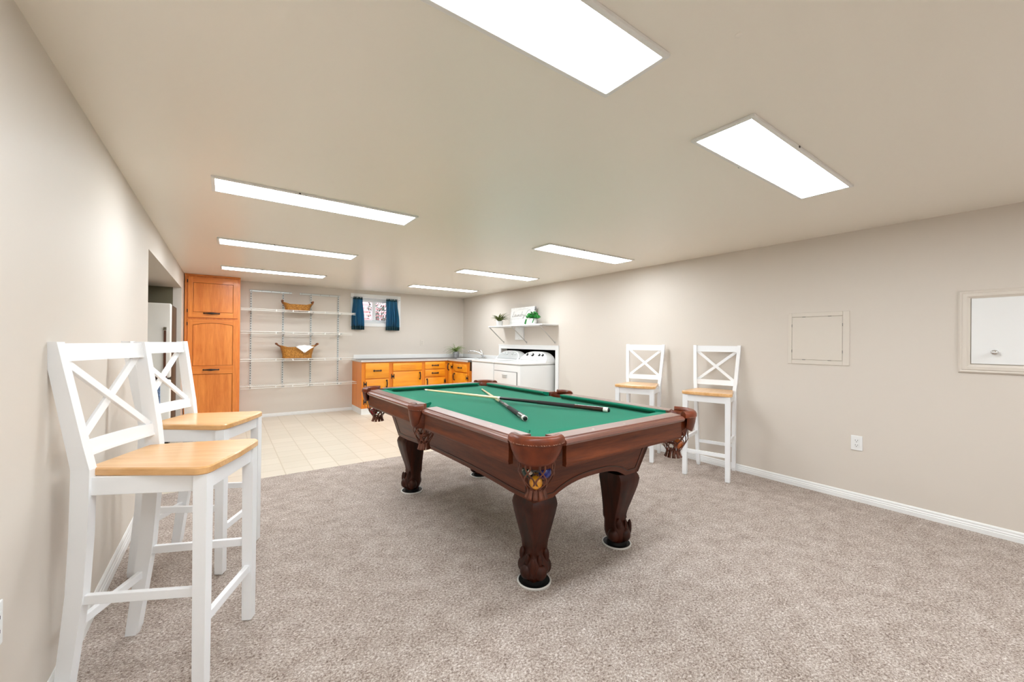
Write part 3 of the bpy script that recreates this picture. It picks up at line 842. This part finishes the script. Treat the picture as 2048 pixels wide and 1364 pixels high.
# ---------------------------------------------------------------- wire shelving
def wire_shelf(x1, zt, label, tilt=0):
    x0 = .180; y1 = YB-.006; y0 = YB-.322
    t_ = thing('wire_shelf', label, 'shelf', (x0, 0, zt), 0, 'white wire shelves on the back wall')
    L = x1-x0
    for y, z, r_ in ((y0, 0, .0042), (y0, -.027, .0042), (y0+.1, -.004, .003), (y0+.21, -.004, .003), (y1-.008, -.004, .0035)):
        MB().cyl((0, y, z), (L, y, z), r_, n=6).build('shelf_rod', 'wire', t_)
    mb = MB(); n_ = int(L/.0254)
    for i in range(n_+1):
        x = L*i/n_; mb.cyl((x, y0, .0005), (x, y1, .0005), .0014, n=4, cap=False)
    mb.build('cross_wires', 'wire', t_)
    for x in (.45, .68, .90, 1.14, 1.36): box((x-.007, y0-.006, -.033), (x+.007, y0+.004, .006), .002).build('lip_clip', 'wire', t_)
    for x in STD:
        bk = MB()
        xa = x-x0
        bk.loft([[Vector((xa+dx, y, z)) for y, z in ((YB-.014, -.006), (y0+.02, -.010), (y0+.016, -.022), (YB-.014, -.062))] for dx in (-.0015, .0015)])
        bk.build('bracket', 'track', t_)
    return t_
STD = (.315, .750, 1.157, 1.585)
wire_shelf(1.794, 1.686, 'topmost white wire shelf on the back wall, under the smaller basket')
wire_shelf(1.745, 1.345, 'second white wire shelf from the top, empty, on back wall')
wire_shelf(1.802, .928, 'third white wire shelf from top, carrying the towel basket')
wire_shelf(1.822, .522, 'lowest white wire shelf, empty, near the back wall floor')
lab = ['slotted wall standard next to the tall oak cabinet', 'slotted wall standard behind left ends of the baskets', 'slotted wall standard behind right ends of the baskets', 'slotted wall standard nearest the basement window']
for x, lb in zip(STD, lab):
    o = MB().box((-.0125, -.012, .455), (.0125, 0, 1.992), .002).build('shelf_standard', 'slotted')
    o.location = (x, YB, 0); tag(o, lb, 'shelf standard', 'slotted standards on the back wall')
for (x0, x1, lb) in ((.296, .872, 'horizontal metal hang track at upper left, beside oak cabinet'), (.985, 1.612, 'horizontal metal hang track at upper right, beside the window')):
    t_ = thing('hang_track', lb, 'hang track', (x0, YB, 1.984), 0, 'hang tracks above the wire shelves')
    MB().box((0, -.016, -.014), (x1-x0, -.012, .014), .001).box((0, -.016, .010), (x1-x0, 0, .014)).build('track', 'track', t_)
    for i in range(5): MB().lathe([(.0005, -.018), (.004, -.0175), (.005, -.016)], 10, (.03+(x1-x0-.06)*i/4, 0, 0), axis='y').build('screw', 'line_grey', t_)

# baskets
def basket(label, xc, z0, bw, tw2, h, dp, rise, reach, towel=None):
    yc = YB-.175
    t_ = thing('wicker_basket', label, 'basket', (xc, yc, z0), 0, 'wicker baskets on the wire shelves')
    nu, nv = 96, 22; g = []
    for j in range(nv+1):
        v = j/nv; row = []
        fl = v**1.7
        hx = bw/2+(tw2/2-bw/2)*fl; hy = dp/2*(.82+.18*fl)
        for i in range(nu):
            a = 2*math.pi*i/nu; ca, sa = math.cos(a), math.sin(a); e_ = 4.0; den = (abs(ca)**e_+abs(sa)**e_)**(1/e_)
            x, y = hx*ca/den, hy*sa/den
            wv = .0022*math.sin(a*24+(math.pi if j % 2 else 0))
            x *= 1+wv/hx*1.2; y *= 1+wv/hy*1.2
            zz = h*v + rise*v*max(0, abs(x)/hx-.55)/.45*.5
            row.append(Vector((x, y, zz)))
        g.append(row)
    mb = MB(); mb.loft(g, cap=False); mb.build('basket_body', 'wicker', t_, 80, .006)
    mb = MB(); mb.box((-bw/2+.01, -dp*.38, .001), (bw/2-.01, dp*.38, .007)); mb.build('basket_base', 'wicker', t_)
    rim = [Vector((p.x, p.y, p.z+.002)) for p in g[-1]]
    rm = MB(); rm.tube(rim+[rim[0]], .0075, 8, cap=False)
    bs = [Vector((p.x*1.02, p.y*1.02, .008)) for p in g[1]]; rm.tube(bs+[bs[0]], .006, 6, cap=False)
    rm.build('rim', 'wicker', t_, 80)
    for sg in (-1, 1):
        hm = MB()
        for yy in (-.055, .055):
            hm.tube([(sg*(tw2/2-.01), yy, h+rise*.3), (sg*(tw2/2+(reach-tw2/2)*.45), yy*.9, h+rise*.62), (sg*reach, yy*.9, h+rise)], [.010, .010, .012], 8)
        hm.tube([(sg*reach, -.062+.0155*i, h+rise+.0015*(i % 2)) for i in range(9)], [.012, .016, .013, .016, .013, .016, .013, .016, .012], 10)
        hm.build('handle', 'wicker_dark', t_, 60)
    return t_
basket('smaller empty wicker basket on the topmost wire shelf', .938, 1.694, .33, .42, .085, .22, .060, .215)
basket('larger wicker basket with white towel on the third shelf', .938, .936, .40, .49, .165, .25, .060, .292)
# towel over the larger basket rim
g = []
for j in range(15):
    v = j/14; row = []
    wid = .24*(1-max(0, (v-.45)/.55)**1.0*.97)
    for i in range(13):
        u = i/12-.5
        yy = YB-.175+.06-.20*min(1, v/.45) if v < .45 else YB-.175-.140-.012*math.sin((v-.45)*2.5)
        zz = .936+.192+.012*math.cos(u*5) - (0 if v < .42 else (v-.42)*.17) + .004*math.sin(u*20+v*6)
        if v > .45: zz += 0
        row.append((1.040+u*wid*1.05-.02*(v if v > .4 else .4), yy, zz))
    g.append(row)
tag(MB().sheet(g).build('hand_towel', 'towel_white', None, 70, .008), 'white towel draped over the rim of larger wicker basket', 'towel')

# ---------------------------------------------------------------- base cabinets
YFc, XFc = 6.83, 3.40
def bail(mb, p, along, out, L=.110):
    p, a, o_ = Vector(p), Vector(along), Vector(out)
    for e_ in (-1, 1):
        q = p+a*e_*L/2; mb.cyl(q, q+o_*.005, .016, n=12); mb.cyl(q+o_*.002, q+o_*.022, .0045, n=8)
    pts = [p+a*(L/2*(-1+2*i/10))+o_*(.022+.004*math.sin(math.pi*i/10)) for i in range(11)]
    mb.tube(pts, [.006+.005*math.sin(math.pi*i/10) for i in range(11)], 8)
def hinge(p, along, up, out, par):
    p, a, u_, o_ = Vector(p), Vector(along), Vector(up), Vector(out)
    mb = MB()
    def bx(ca, h0, h1, wa, wu):
        ce = p+a*ca
        mb.beam(ce+o_*h0, ce+o_*h1, wa, wu, up=u_)
    bx(-.020, 0, .004, .013, .084); bx(.016, .0175, .0215, .013, .084); bx(-.008, 0, .0215, .016, .030); bx(.006, .0175, .0215, .014, .028)
    mb.build('hinge', 'iron', par)
def cab_unit(label, along, out, org, x0, x1, fronts, depth, btop=.868):
    """along/out: unit vectors; org: point on the face plane at along=0"""
    a, o_ = Vector(along), Vector(out); up = Vector((0, 0, 1))
    t_ = thing('base_cabinet', label, 'cabinet', (0, 0, 0), 0, 'orange base cabinets in the laundry corner')
    P = lambda x, y, z: Vector(org)+a*x+o_*y+up*z
    def bx(mb, xa, xb, ya, yb, za, zb, bev=0):
        p, q = P(xa, ya, za), P(xb, yb, zb)
        mb.box((min(p.x, q.x), min(p.y, q.y), min(p.z, q.z)), (max(p.x, q.x), max(p.y, q.y), max(p.z, q.z)), bev)
        return mb
    bx(MB(), x0, x1, -depth, -.018, .10, btop).build('body', 'pine_frame', t_)
    ffm = MB(); zs = sorted({z for f in fronts for z in (f[3], f[4])})
    bx(ffm, x0, x1, -.018, 0, .10, .868); ffm.build('face_frame', 'pine_frame', t_)
    bx(MB(), x0, x1, -depth, -.004, 0, .10).build('toe_base', 'white_trim', t_)
    for kind, xa, xb, za, zb, extra in fronts:
        mb = MB(); bx(mb, xa, xb, 0, .018, za, zb, .006)
        po = mb.build({'d': 'drawer', 'o': 'door', 'v': 'vent_panel'}[kind], 'pine', t_, 30)
        xm, zm = (xa+xb)/2, (za+zb)/2
        if kind == 'd':
            hb_ = MB(); bail(hb_, P(xm, .018, zm), a, o_); hb_.build('handle', 'iron', po, 40)
        elif kind == 'o':
            hs = extra['h']
            xh = xb-.038 if hs == 'R' else xa+.038
            hb_ = MB(); bail(hb_, P(xh, .018, zb-.085), up, o_); hb_.build('handle', 'iron', po, 40)
            xg = xa-.001 if hs == 'R' else xb+.001
            for zz in (zb-.078, za+.078): hinge(P(xg, 0, zz), a if hs == 'R' else -a, up, o_, po)
        else:
            for i in range(3): bx(MB(), xa+.13, xb-.12, .0175, .021, zm-.034+.030*i, zm-.028+.030*i).build('vent_slot', 'pine_frame', po)
    return t_
ex, ey = (1, 0, 0), (0, -1, 0)
D = YB-YFc-.003
cab_unit('orange base cabinet at the left end, with one deep drawer', ex, ey, (0, YFc, 0), 1.828, 2.315, [('d', 1.886, 2.278, .594, .848, 0), ('o', 1.886, 2.278, .13, .580, {'h': 'R'})], D)
cab_unit('middle orange base cabinet with three vent slots above its door', ex, ey, (0, YFc, 0), 2.315, 2.902, [('v', 2.348, 2.872, .706, .838, 0), ('o', 2.348, 2.872, .13, .692, {'h': 'R'})], D)
cab_unit('orange base cabinet with two stacked drawers beside the inner corner', ex, ey, (0, YFc, 0), 2.902, 3.398, [('d', 2.932, 3.326, .722, .848, 0), ('d', 2.932, 3.326, .582, .708, 0), ('o', 2.932, 3.326, .13, .566, {'h': 'L'})], D)
ax_ = (0, -1, 0); oo = (-1, 0, 0); D2 = XR-XFc-.003
cab_unit('narrow orange corner cabinet with one tall door by right wall', ax_, oo, (XFc, 6.828, 0), 0, .190, [('o', .022, .158, .13, .838, {'h': 'L'})], D2)
cab_unit('orange base cabinet below the sink, with small drawer, beside washer', ax_, oo, (XFc, 6.828, 0), .190, .785, [('d', .244, .735, .690, .828, 0), ('o', .244, .735, .13, .672, {'h': 'L'})], D2, .715)
CT = thing('countertop', 'L shaped grey laminate countertop on the orange cabinets', 'countertop', (0, 0, 0))
SX0, SX1, SY0, SY1 = 3.50, 3.93, 6.075, 6.60
sl = MB()
sl.box((1.815, YFc-.022, .870), (XR-.003, YB-.003, .900), .003)
sl.box((XFc-.022, SY1, .870), (XR-.003, YFc-.022, .900), .002).box((XFc-.022, 6.044, .870), (SX0, SY1, .900), .002).box((SX1, 6.044, .870), (XR-.003, SY1, .900), .002).box((SX0, 6.044, .870), (SX1, SY0, .900), .002)
sl.build('worktop', 'counter', CT)
MB().box((1.813, YFc-.026, .868), (XFc-.024, YFc-.022, .899), .001).box((XFc-.026, 6.042, .868), (XFc-.022, YFc-.024, .899), .001).box((1.811, YFc-.026, .868), (1.815, YB-.003, .899), .001).build('edge_band', 'counter_edge', CT)
MB().box((1.845, YB-.02, .900), (XR-.003, YB-.003, .972), .003).box((XR-.02, 6.044, .900), (XR-.003, YB-.02, .972), .003).build('backsplash', 'white_trim', CT)
SK = thing('laundry_sink', 'white laundry sink set in the counter beside washer', 'sink', (0, 0, 0))
sk = MB(); rim = .028
outer = [(SX0-rim, SY0-rim+.004), (SX1+rim, SY0-rim+.004), (SX1+rim, SY1+rim), (SX0-rim, SY1+rim)]
inner = [(SX0+.01, SY0+.01), (SX1-.01, SY0+.01), (SX1-.01, SY1-.01), (SX0+.01, SY1-.01)]
low = [(SX0+.04, SY0+.04), (SX1-.04, SY0+.04), (SX1-.04, SY1-.04), (SX0+.04, SY1-.04)]
sk.loft([[Vector((x, y, z)) for x, y in pl] for pl, z in ((outer, .901), (outer, .912), (inner, .914), (inner, .90), (low, .72))], cap=False)
sk.bm.faces.new(list(sk.bm.verts)[-4:])
sk.build('basin', 'appliance', SK)
MB().box((3.885, 6.32, .913), (3.945, 6.62, .924), .005).build('faucet_deck', 'chrome', SK)
fa = MB(); fa.lathe([(.024, .922), (.022, .95), (.024, .955), (.024, 1.0), (.014, 1.02), (.001, 1.025)], 16, (3.92, 6.47, 0))
fa.tube([(3.92, 6.47, .985), (3.89, 6.53, 1.018), (3.83, 6.60, 1.045), (3.77, 6.66, 1.050), (3.745, 6.685, 1.038), (3.740, 6.69, 1.022)], .0085, 10)
fa.build('faucet', 'chrome', SK, 50)
fh = MB(); fh.tube([(3.92, 6.47, 1.02), (3.91, 6.50, 1.055), (3.89, 6.54, 1.065)], .006, 8); fh.lathe([(.016, .922), (.014, .945), (.001, .948)], 12, (3.92, 6.36, 0)); fh.build('faucet_handle', 'chrome', SK, 50)
# ---------------------------------------------------------------- washer and dryer
def machine(name, label, cat, y0, y1, dark_console):
    t_ = thing(name, label, cat, (0, 0, 0))
    x0, x1 = 3.41, 4.09; g_ = .004
    box((x0, y0+g_, .02), (x1, y1-g_, .886), .012, 3).build('cabinet_body', 'appliance', t_, 40)
    box((x0+.004, y0+g_+.004, .884), (x1-.002, y1-g_-.004, .890)).build('seam', 'line_grey', t_)
    box((x0-.006, y0+g_-.002, .889), (x1, y1-g_+.002, .921), .012, 3).build('top_deck', 'appliance', t_, 40)
    # console: sloping face with arched top edge, rounded near end
    ym, hw = (y0+y1)/2, (y1-y0)/2-.004; n_ = 28
    def zt(u): return .925+.152*(1-abs(u)**2.8)**.6 if abs(u) < 1 else .925
    xb, xt = 3.885, 3.995
    def face(u, f):     # f 0..1 up the sloping face
        z = .921+(zt(u)-.921)*f; x = xb+(xt-xb)*((z-.921)/.172); return Vector((x, ym+u*hw, z))
    us = [-1+2*i/n_ for i in range(n_+1)]
    us = [math.copysign(abs(u)**.7, u) for u in us]
    rg = []
    for u in us: rg.append([Vector((xb, ym+u*hw, .920)), face(u, .5), face(u, 1), Vector((x1-.01, ym+u*hw, zt(u)-.002)), Vector((x1, ym+u*hw, .920))])
    co_ = MB().loft(rg).build('console', 'appliance', t_, 35)
    # inset control face
    off = Vector((-.172, 0, .110)).normalized()*.0025
    g2 = []
    for j in range(7):
        row = []
        for i in range(n_+1):
            u = -.84+1.68*i/n_; zlim = min(zt(u*1.04)-.012, 1.074)
            z = .937+(zlim-.937)*j/6; x = xb+(xt-xb)*((z-.921)/.172)
            row.append(Vector((x, ym+u*hw, z))+off)
        g2.append(row)
    MB().sheet(g2).build('control_panel', 'console_grey' if dark_console else 'appliance', co_, 40, .004)
    kn = [(-.60, .021), (-.36, .021), (.12, .027), (.52, .021)] if not dark_console else [(-.55, .015), (-.3, .015), (.12, .020), (.4, .015)]
    for u, r_ in kn:
        z = 1.020; x = xb+(xt-xb)*((z-.921)/.172); p = Vector((x, ym+u*hw, z))+off; nv = off.normalized()
        kb = MB(); kb.cyl(p, p+nv*.026, r_, r_*.92, 20)
        ko = kb.build('knob', 'black' if not dark_console else 'appliance', co_, 40)
        kk = MB(); kk.cyl(p+nv*.0255, p+nv*.0285, r_*.62, r_*.58, 20); bar = Vector((.54, 0, .84)); kk.beam(p+nv*.030-bar*r_*.7, p+nv*.030+bar*r_*.7, .006, .006)
        kk.build('knob_cap', 'appliance', ko, 40)
    return t_
WA = machine('washing_machine', 'white washing machine with grey control console, beside the sink', 'washing machine', 5.285, 5.975, True)
MB().sheet([[(3.45+.40*j/8, 5.33+.60*i/8, .9225+.006*math.sin(math.pi*j/8)) for i in range(9)] for j in range(9)]).build('lid', 'appliance', WA, 50, .004)
MB().box((3.442, 5.325, .9205), (3.450, 5.935, .9225)).build('lid_gap', 'line_grey', WA)
DR = machine('clothes_dryer', 'white clothes dryer with drop door and four console knobs', 'dryer', 4.590, 5.280, False)
do = MB().box((3.398, 4.665, .34), (3.412, 5.245, .780), .006, 3).build('door', 'appliance', DR, 30)
MB().box((3.400, 4.660, .780), (3.4105, 5.250, .788)).box((3.400, 4.655, .335), (3.4105, 4.662, .788)).build('door_seam', 'line_grey', do)
MB().box((3.388, 4.90, .690), (3.400, 5.02, .732), .008, 3).box((3.385, 4.895, .725), (3.400, 5.025, .738), .004).build('door_handle', 'console_grey', do, 40)
MB().cyl((3.87, 5.235, .955), (3.873, 5.235, .957), .009, n=14).build('badge', 'line_grey', DR)

# ---------------------------------------------------------------- shelf over the washer
WS = thing('wall_shelf', 'white wall shelf on diagonal brackets above the washer', 'shelf', (0, 0, 0))
box((3.722, 4.487, 1.476), (XR-.001, 5.952, 1.494), .003).build('shelf_board', 'white_trim', WS)
for y in (5.930, 5.262, 4.560):
    bk = MB().beam((3.735, y, 1.470), (XR-.004, y, 1.215), .014, .006, up=(0, 1, 0)).box((XR-.006, y-.012, 1.20), (XR-.001, y+.012, 1.235)).box((3.732, y-.012, 1.470), (XR-.006, y+.012, 1.475))
    bk.build('bracket', 'bracket', WS)
PB = thing('panel_cover', 'white rectangular cover plate on wall below the shelf', 'cover plate', (0, 0, 0))
box((XR-.03, 5.33, 1.262), (XR-.001, 5.552, 1.474), .004).build('cover', 'white_trim', PB)
for z in (1.28, 1.455): MB().lathe([(.0004, -.0325), (.004, -.032), (.004, -.030)], 10, (XR, 5.44, z), axis='x').build('screw', 'line_grey', PB)

# sign leaning on the shelf
SG = thing('laundry_sign', 'white distressed laundry sign with grey script on the shelf', 'sign', (3.915, 5.262, 1.4945), 0)
SG.rotation_euler = (0, R(7), 0)
box((0, -.318, 0), (.036, .318, .300), .002).build('board', 'sign_edge', SG)
box((-.003, -.316, .002), (0, .316, .298)).build('board_face', 'sign', SG)
MB().box((-.0045, -.316, .052), (-.003, .316, .054)).box((-.0045, -.316, .10), (-.003, .316, .1015)).build('plank_line', 'console_grey', SG)
ink = MB()
# hand drawn script strokes: x to the right (= -y), z up, unit letters
strokes = {
 'L': [[(.20, 1.0), (.12, .95), (.16, .6), (.08, .15), (0, .02), (.12, .03), (.28, .02), (.36, .1)]],
 'a': [[(.2, .38), (.08, .36), (.02, .15), (.08, .01), (.18, .12), (.22, .36), (.2, .1), (.28, .02), (.34, .1)]],
 'u': [[(.0, .36), (.02, .1), (.1, .0), (.18, .14), (.22, .36), (.21, .1), (.28, .02), (.34, .1)]],
 'n': [[(.0, .36), (.02, .02), (.08, .28), (.16, .37), (.2, .2), (.2, .05), (.26, .02), (.34, .1)]],
 'd': [[(.2, .34), (.08, .36), (.02, .15), (.08, .01), (.18, .12), (.3, .95), (.24, .5), (.22, .08), (.28, .02), (.34, .1)]],
 'r': [[(.0, .3), (.06, .38), (.08, .3), (.18, .32), (.15, .08), (.2, .02), (.28, .1)]],
 'y': [[(.0, .36), (.03, .1), (.1, .02), (.2, .16), (.24, .36), (.16, -.2), (.06, -.42), (.02, -.3), (.14, -.1), (.34, .1)]],
 'C': [[(.46, .82), (.40, 1.0), (.22, .92), (.08, .6), (.04, .25), (.14, .02), (.32, .04), (.44, .2)]],
 'o': [[(.14, .36), (.04, .3), (.02, .1), (.1, .0), (.2, .1), (.2, .3), (.14, .36), (.3, .3)]]}
def word(txt, y_left, zb, hgt, wsc):
    cur = y_left
    for ch in txt:
        if ch == ' ': cur -= .12*wsc; continue
        mxx = max(p[0] for st_ in strokes[ch] for p in st_)
        for st_ in strokes[ch]:
            P_ = [Vector((0, cur-(x+.12*z)*wsc, zb+z*hgt)) for x, z in st_]
            sm_ = []
            for i in range(len(P_)-1):
                p0 = P_[max(i-1, 0)]; p1 = P_[i]; p2 = P_[i+1]; p3 = P_[min(i+2, len(P_)-1)]
                for q in range(5):
                    t__ = q/5; sm_.append(.5*((2*p1)+(p2-p0)*t__+(2*p0-5*p1+4*p2-p3)*t__**2+(3*p1-p0-3*p2+p3)*t__**3))
            sm_.append(P_[-1])
            ink.tube([Vector((-.0032, p.y, p.z)) for p in sm_], .0030, 5)
        cur -= mxx*wsc*.93
word('Laundry', .265, .150, .085, .165)
word('Co', -.095, .150, .095, .22)
ink.build('script_lettering', 'ink', SG)
dash = MB(); rnd = random.Random(5)
for i in range(11): dash.box((-.0038, .12-.026*i, .262), (-.003, .12-.026*i-.014, .270))
for i in range(16): dash.box((-.0038, .24-.026*i, .112), (-.003, .24-.026*i-.014, .120))
dash.build('small_lettering', 'console_grey', SG)

# plants
def blade(mb, base, az, L, droop, w_, lift):
    rows = []; n_ = 7
    d_ = Vector((math.cos(az), math.sin(az), 0)); tg = Vector((-math.sin(az), math.cos(az), 0))
    for i in range(n_+1):
        q = i/n_; p = Vector(base)+d_*L*q*(.55+.45*q)+Vector((0, 0, L*(lift*q-droop*q*q)))
        ww = w_*math.sin(math.pi*min(1, .12+q*.86))
        rows.append([p-tg*ww, p+Vector((0, 0, -ww*.3)), p+tg*ww])
    mb.sheet(rows)
def potted(name, label, loc, pot_prof, potm, leafm, mk):
    t_ = thing(name, label, 'plant', loc)
    MB().lathe(pot_prof, 28, cap=False).build('pot', potm, t_, 40, .004)
    h = pot_prof[-1][1]; MB().lathe([(.001, h-.012), (pot_prof[-1][0]*.95, h-.012)], 20, cap=False).build('soil', 'soil', t_)
    mb = MB(); mk(mb, h); mb.build('foliage', leafm, t_, 60, .0012)
    return t_
def spiky(mb, h):
    r_ = random.Random(11)
    for i in range(52): blade(mb, (r_.uniform(-.02, .02), r_.uniform(-.02, .02), h-.01), r_.uniform(0, 6.28), r_.uniform(.11, .17), r_.uniform(.35, .9), r_.uniform(.009, .015), r_.uniform(.8, 1.5))
def roundleaf(mb, h):
    r_ = random.Random(12)
    for i in range(120):
        a = r_.uniform(0, 6.28); rr = .115*math.sqrt(r_.random()); z = h+.01+.09*(1-(rr/.125)**2)*r_.uniform(.2, 1.1)
        p = Vector((rr*math.cos(a)*.8, rr*math.sin(a)*1.15, z)); nrm = Vector((r_.uniform(-1, 1), r_.uniform(-1, 1), r_.uniform(.3, 1))).normalized(); x_ = nrm.orthogonal().normalized(); y_ = nrm.cross(x_); s_ = r_.uniform(.012, .02)
        mb.loft([[p+(x_*math.cos(k_*math.pi/4)+y_*math.sin(k_*math.pi/4))*s_*f+nrm*(.003 if f < .5 else 0) for k_ in range(8)] for f in (.05, .6, 1)], cap=False)
        if i % 3 == 0: mb.tube([(0, 0, h-.01), p*.6+Vector((0, 0, h*.4)), p], .0016, 5)
    for j, (yy, ll) in enumerate(((.085, .07), (.10, .05), (-.09, .04))):   # trailing runner
        for i in range(5):
            p = Vector((-.06, yy+.006*i, h-.02-ll*i/4)); mb.ell(p, (.004, .012, .012), u=8, v=6)
        mb.tube([(-.03, yy*.6, h), (-.06, yy, h-.01), (-.06, yy+.02, h-.02-ll)], .0016, 5)
def spider(mb, h):
    r_ = random.Random(13)
    for i in range(60): blade(mb, (r_.uniform(-.02, .02), r_.uniform(-.02, .02), h-.01), r_.uniform(0, 6.28), r_.uniform(.14, .26), r_.uniform(.6, 1.3), r_.uniform(.004, .008), r_.uniform(.9, 1.5))
potted('potted_plant', 'spiky olive plant in white pot, left end of wall shelf', (3.82, 5.745, 1.494), [(.03, 0), (.046, .001), (.056, .085)], 'pot_white', 'leaf_olive', spiky)
potted('potted_plant', 'bright green trailing plant in white pot, right of the sign', (3.80, 4.80, 1.494), [(.03, 0), (.050, .001), (.058, .088)], 'pot_white', 'leaf_green', roundleaf)
potted('potted_plant', 'grassy plant in grey pot on the grey countertop corner', (3.76, 7.22, .900), [(.03, 0), (.046, .001), (.066, .07), (.058, .115), (.062, .12)], 'pot_grey', 'leaf_spider', spider)

# ---------------------------------------------------------------- things on the right wall
AP = thing('access_panel', 'painted plastic access panel flush on the right wall', 'access panel', (0, 0, 0))
y0, y1, z0, z1 = 1.052, 1.482, 1.056, 1.495
MB().box((XR-.007, y0, z0), (XR-.0005, y0+.044, z1), .003).box((XR-.007, y1-.030, z0), (XR-.0005, y1, z1), .003).box((XR-.007, y0+.044, z0), (XR-.0005, y1-.030, z0+.036), .003).box((XR-.007, y0+.044, z1-.036), (XR-.0005, y1-.030, z1), .003).build('frame', 'cream', AP)
ad = MB().box((XR-.0065, y0+.046, z0+.038), (XR-.0005, y1-.032, z1-.038), .003).build('door', 'cream', AP)
for yy, zz, v_ in ((y0+.045, z0+.11, 1), (y0+.045, z1-.11, 1), (y1-.031, z0+.11, 1), (y1-.031, z1-.11, 1), (y0+.13, z0+.037, 0), (y1-.12, z0+.037, 0), (y0+.13, z1-.037, 0), (y1-.12, z1-.037, 0)):
    box((XR-.0072, yy-(.002 if v_ else .012), zz-(.012 if v_ else .002)), (XR-.006, yy+(.002 if v_ else .012), zz+(.012 if v_ else .002))).build('finger_notch', 'line_grey', AP)
CD = thing('cupboard_hatch', 'white framed hatch with chrome knob at the right edge', 'hatch', (0, 0, 0))
ya, yb_, za, zb = -.30, .470, 1.046, 1.592
def frame_prof(p0, p1, inward, m_):
    pr = [(0, 0), (0, .010), (.008, .016), (.016, .014), (.022, .018), (.040, .018), (.047, .012), (.055, .010), (.055, 0)]
    p0, p1, iv = Vector(p0), Vector(p1), Vector(inward); along = (p1-p0).normalized()
    return m_.loft([[p0+iv*a+along*a+Vector((-h, 0, 0)) for a, h in pr], [p1+iv*a-along*a+Vector((-h, 0, 0)) for a, h in pr]])
fm = MB()
frame_prof((XR, ya, za), (XR, yb_, za), (0, 0, 1), fm); frame_prof((XR, ya, zb), (XR, yb_, zb), (0, 0, -1), fm)
frame_prof((XR, ya, za), (XR, ya, zb), (0, 1, 0), fm); frame_prof((XR, yb_, za), (XR, yb_, zb), (0, -1, 0), fm)
fm.build('frame', 'cream', CD, 30)
cdo = box((XR-.010, ya+.060, za+.060), (XR-.001, yb_-.058, zb-.055), .002).build('door', 'white_trim', CD)
MB().lathe([(.011, 0), (.011, -.003), (.006, -.006), (.006, -.016), (.015, -.022), (.017, -.030), (.012, -.037), (.001, -.039)], 18, (XR-.010, .309, 1.182), axis='x').build('knob', 'chrome', cdo, 50)

def outlet(label, Mx, pm='white_trim'):
    t_ = thing('wall_outlet', label, 'outlet', (0, 0, 0)); t_.matrix_world = Mx      # local: x right, z up, -y out of wall
    box((-.036, -.006, -.057), (.036, -.0005, .057), .003).build('cover_plate', pm, t_)
    f_ = box((-.017, -.009, -.034), (.017, -.006, .034), .002).build('receptacle', pm, t_)
    sl_ = MB()
    for zz in (-.018, .018):
        sl_.box((-.008, -.0095, zz-.001), (-.0055, -.0088, zz+.008)).box((.0055, -.0095, zz-.001), (.008, -.0088, zz+.008)).cyl((0, -.0095, zz-.008), (0, -.0088, zz-.008), .003, n=8)
    sl_.build('slot', 'glass_dark', f_)
    return t_
outlet('white wall outlet low on the right wall below access panel', Matrix.Translation((XR, 1.004, .455)) @ Matrix.Rotation(R(-90), 4, 'Z'))
outlet('pale wall outlet on the back wall above the countertop', Matrix.Translation((3.13, YB, 1.193)), 'cream')
outlet('white wall outlet at left edge of photo, low on left wall', Matrix.Translation((XL, 1.580, .487)) @ Matrix.Rotation(R(90), 4, 'Z'))
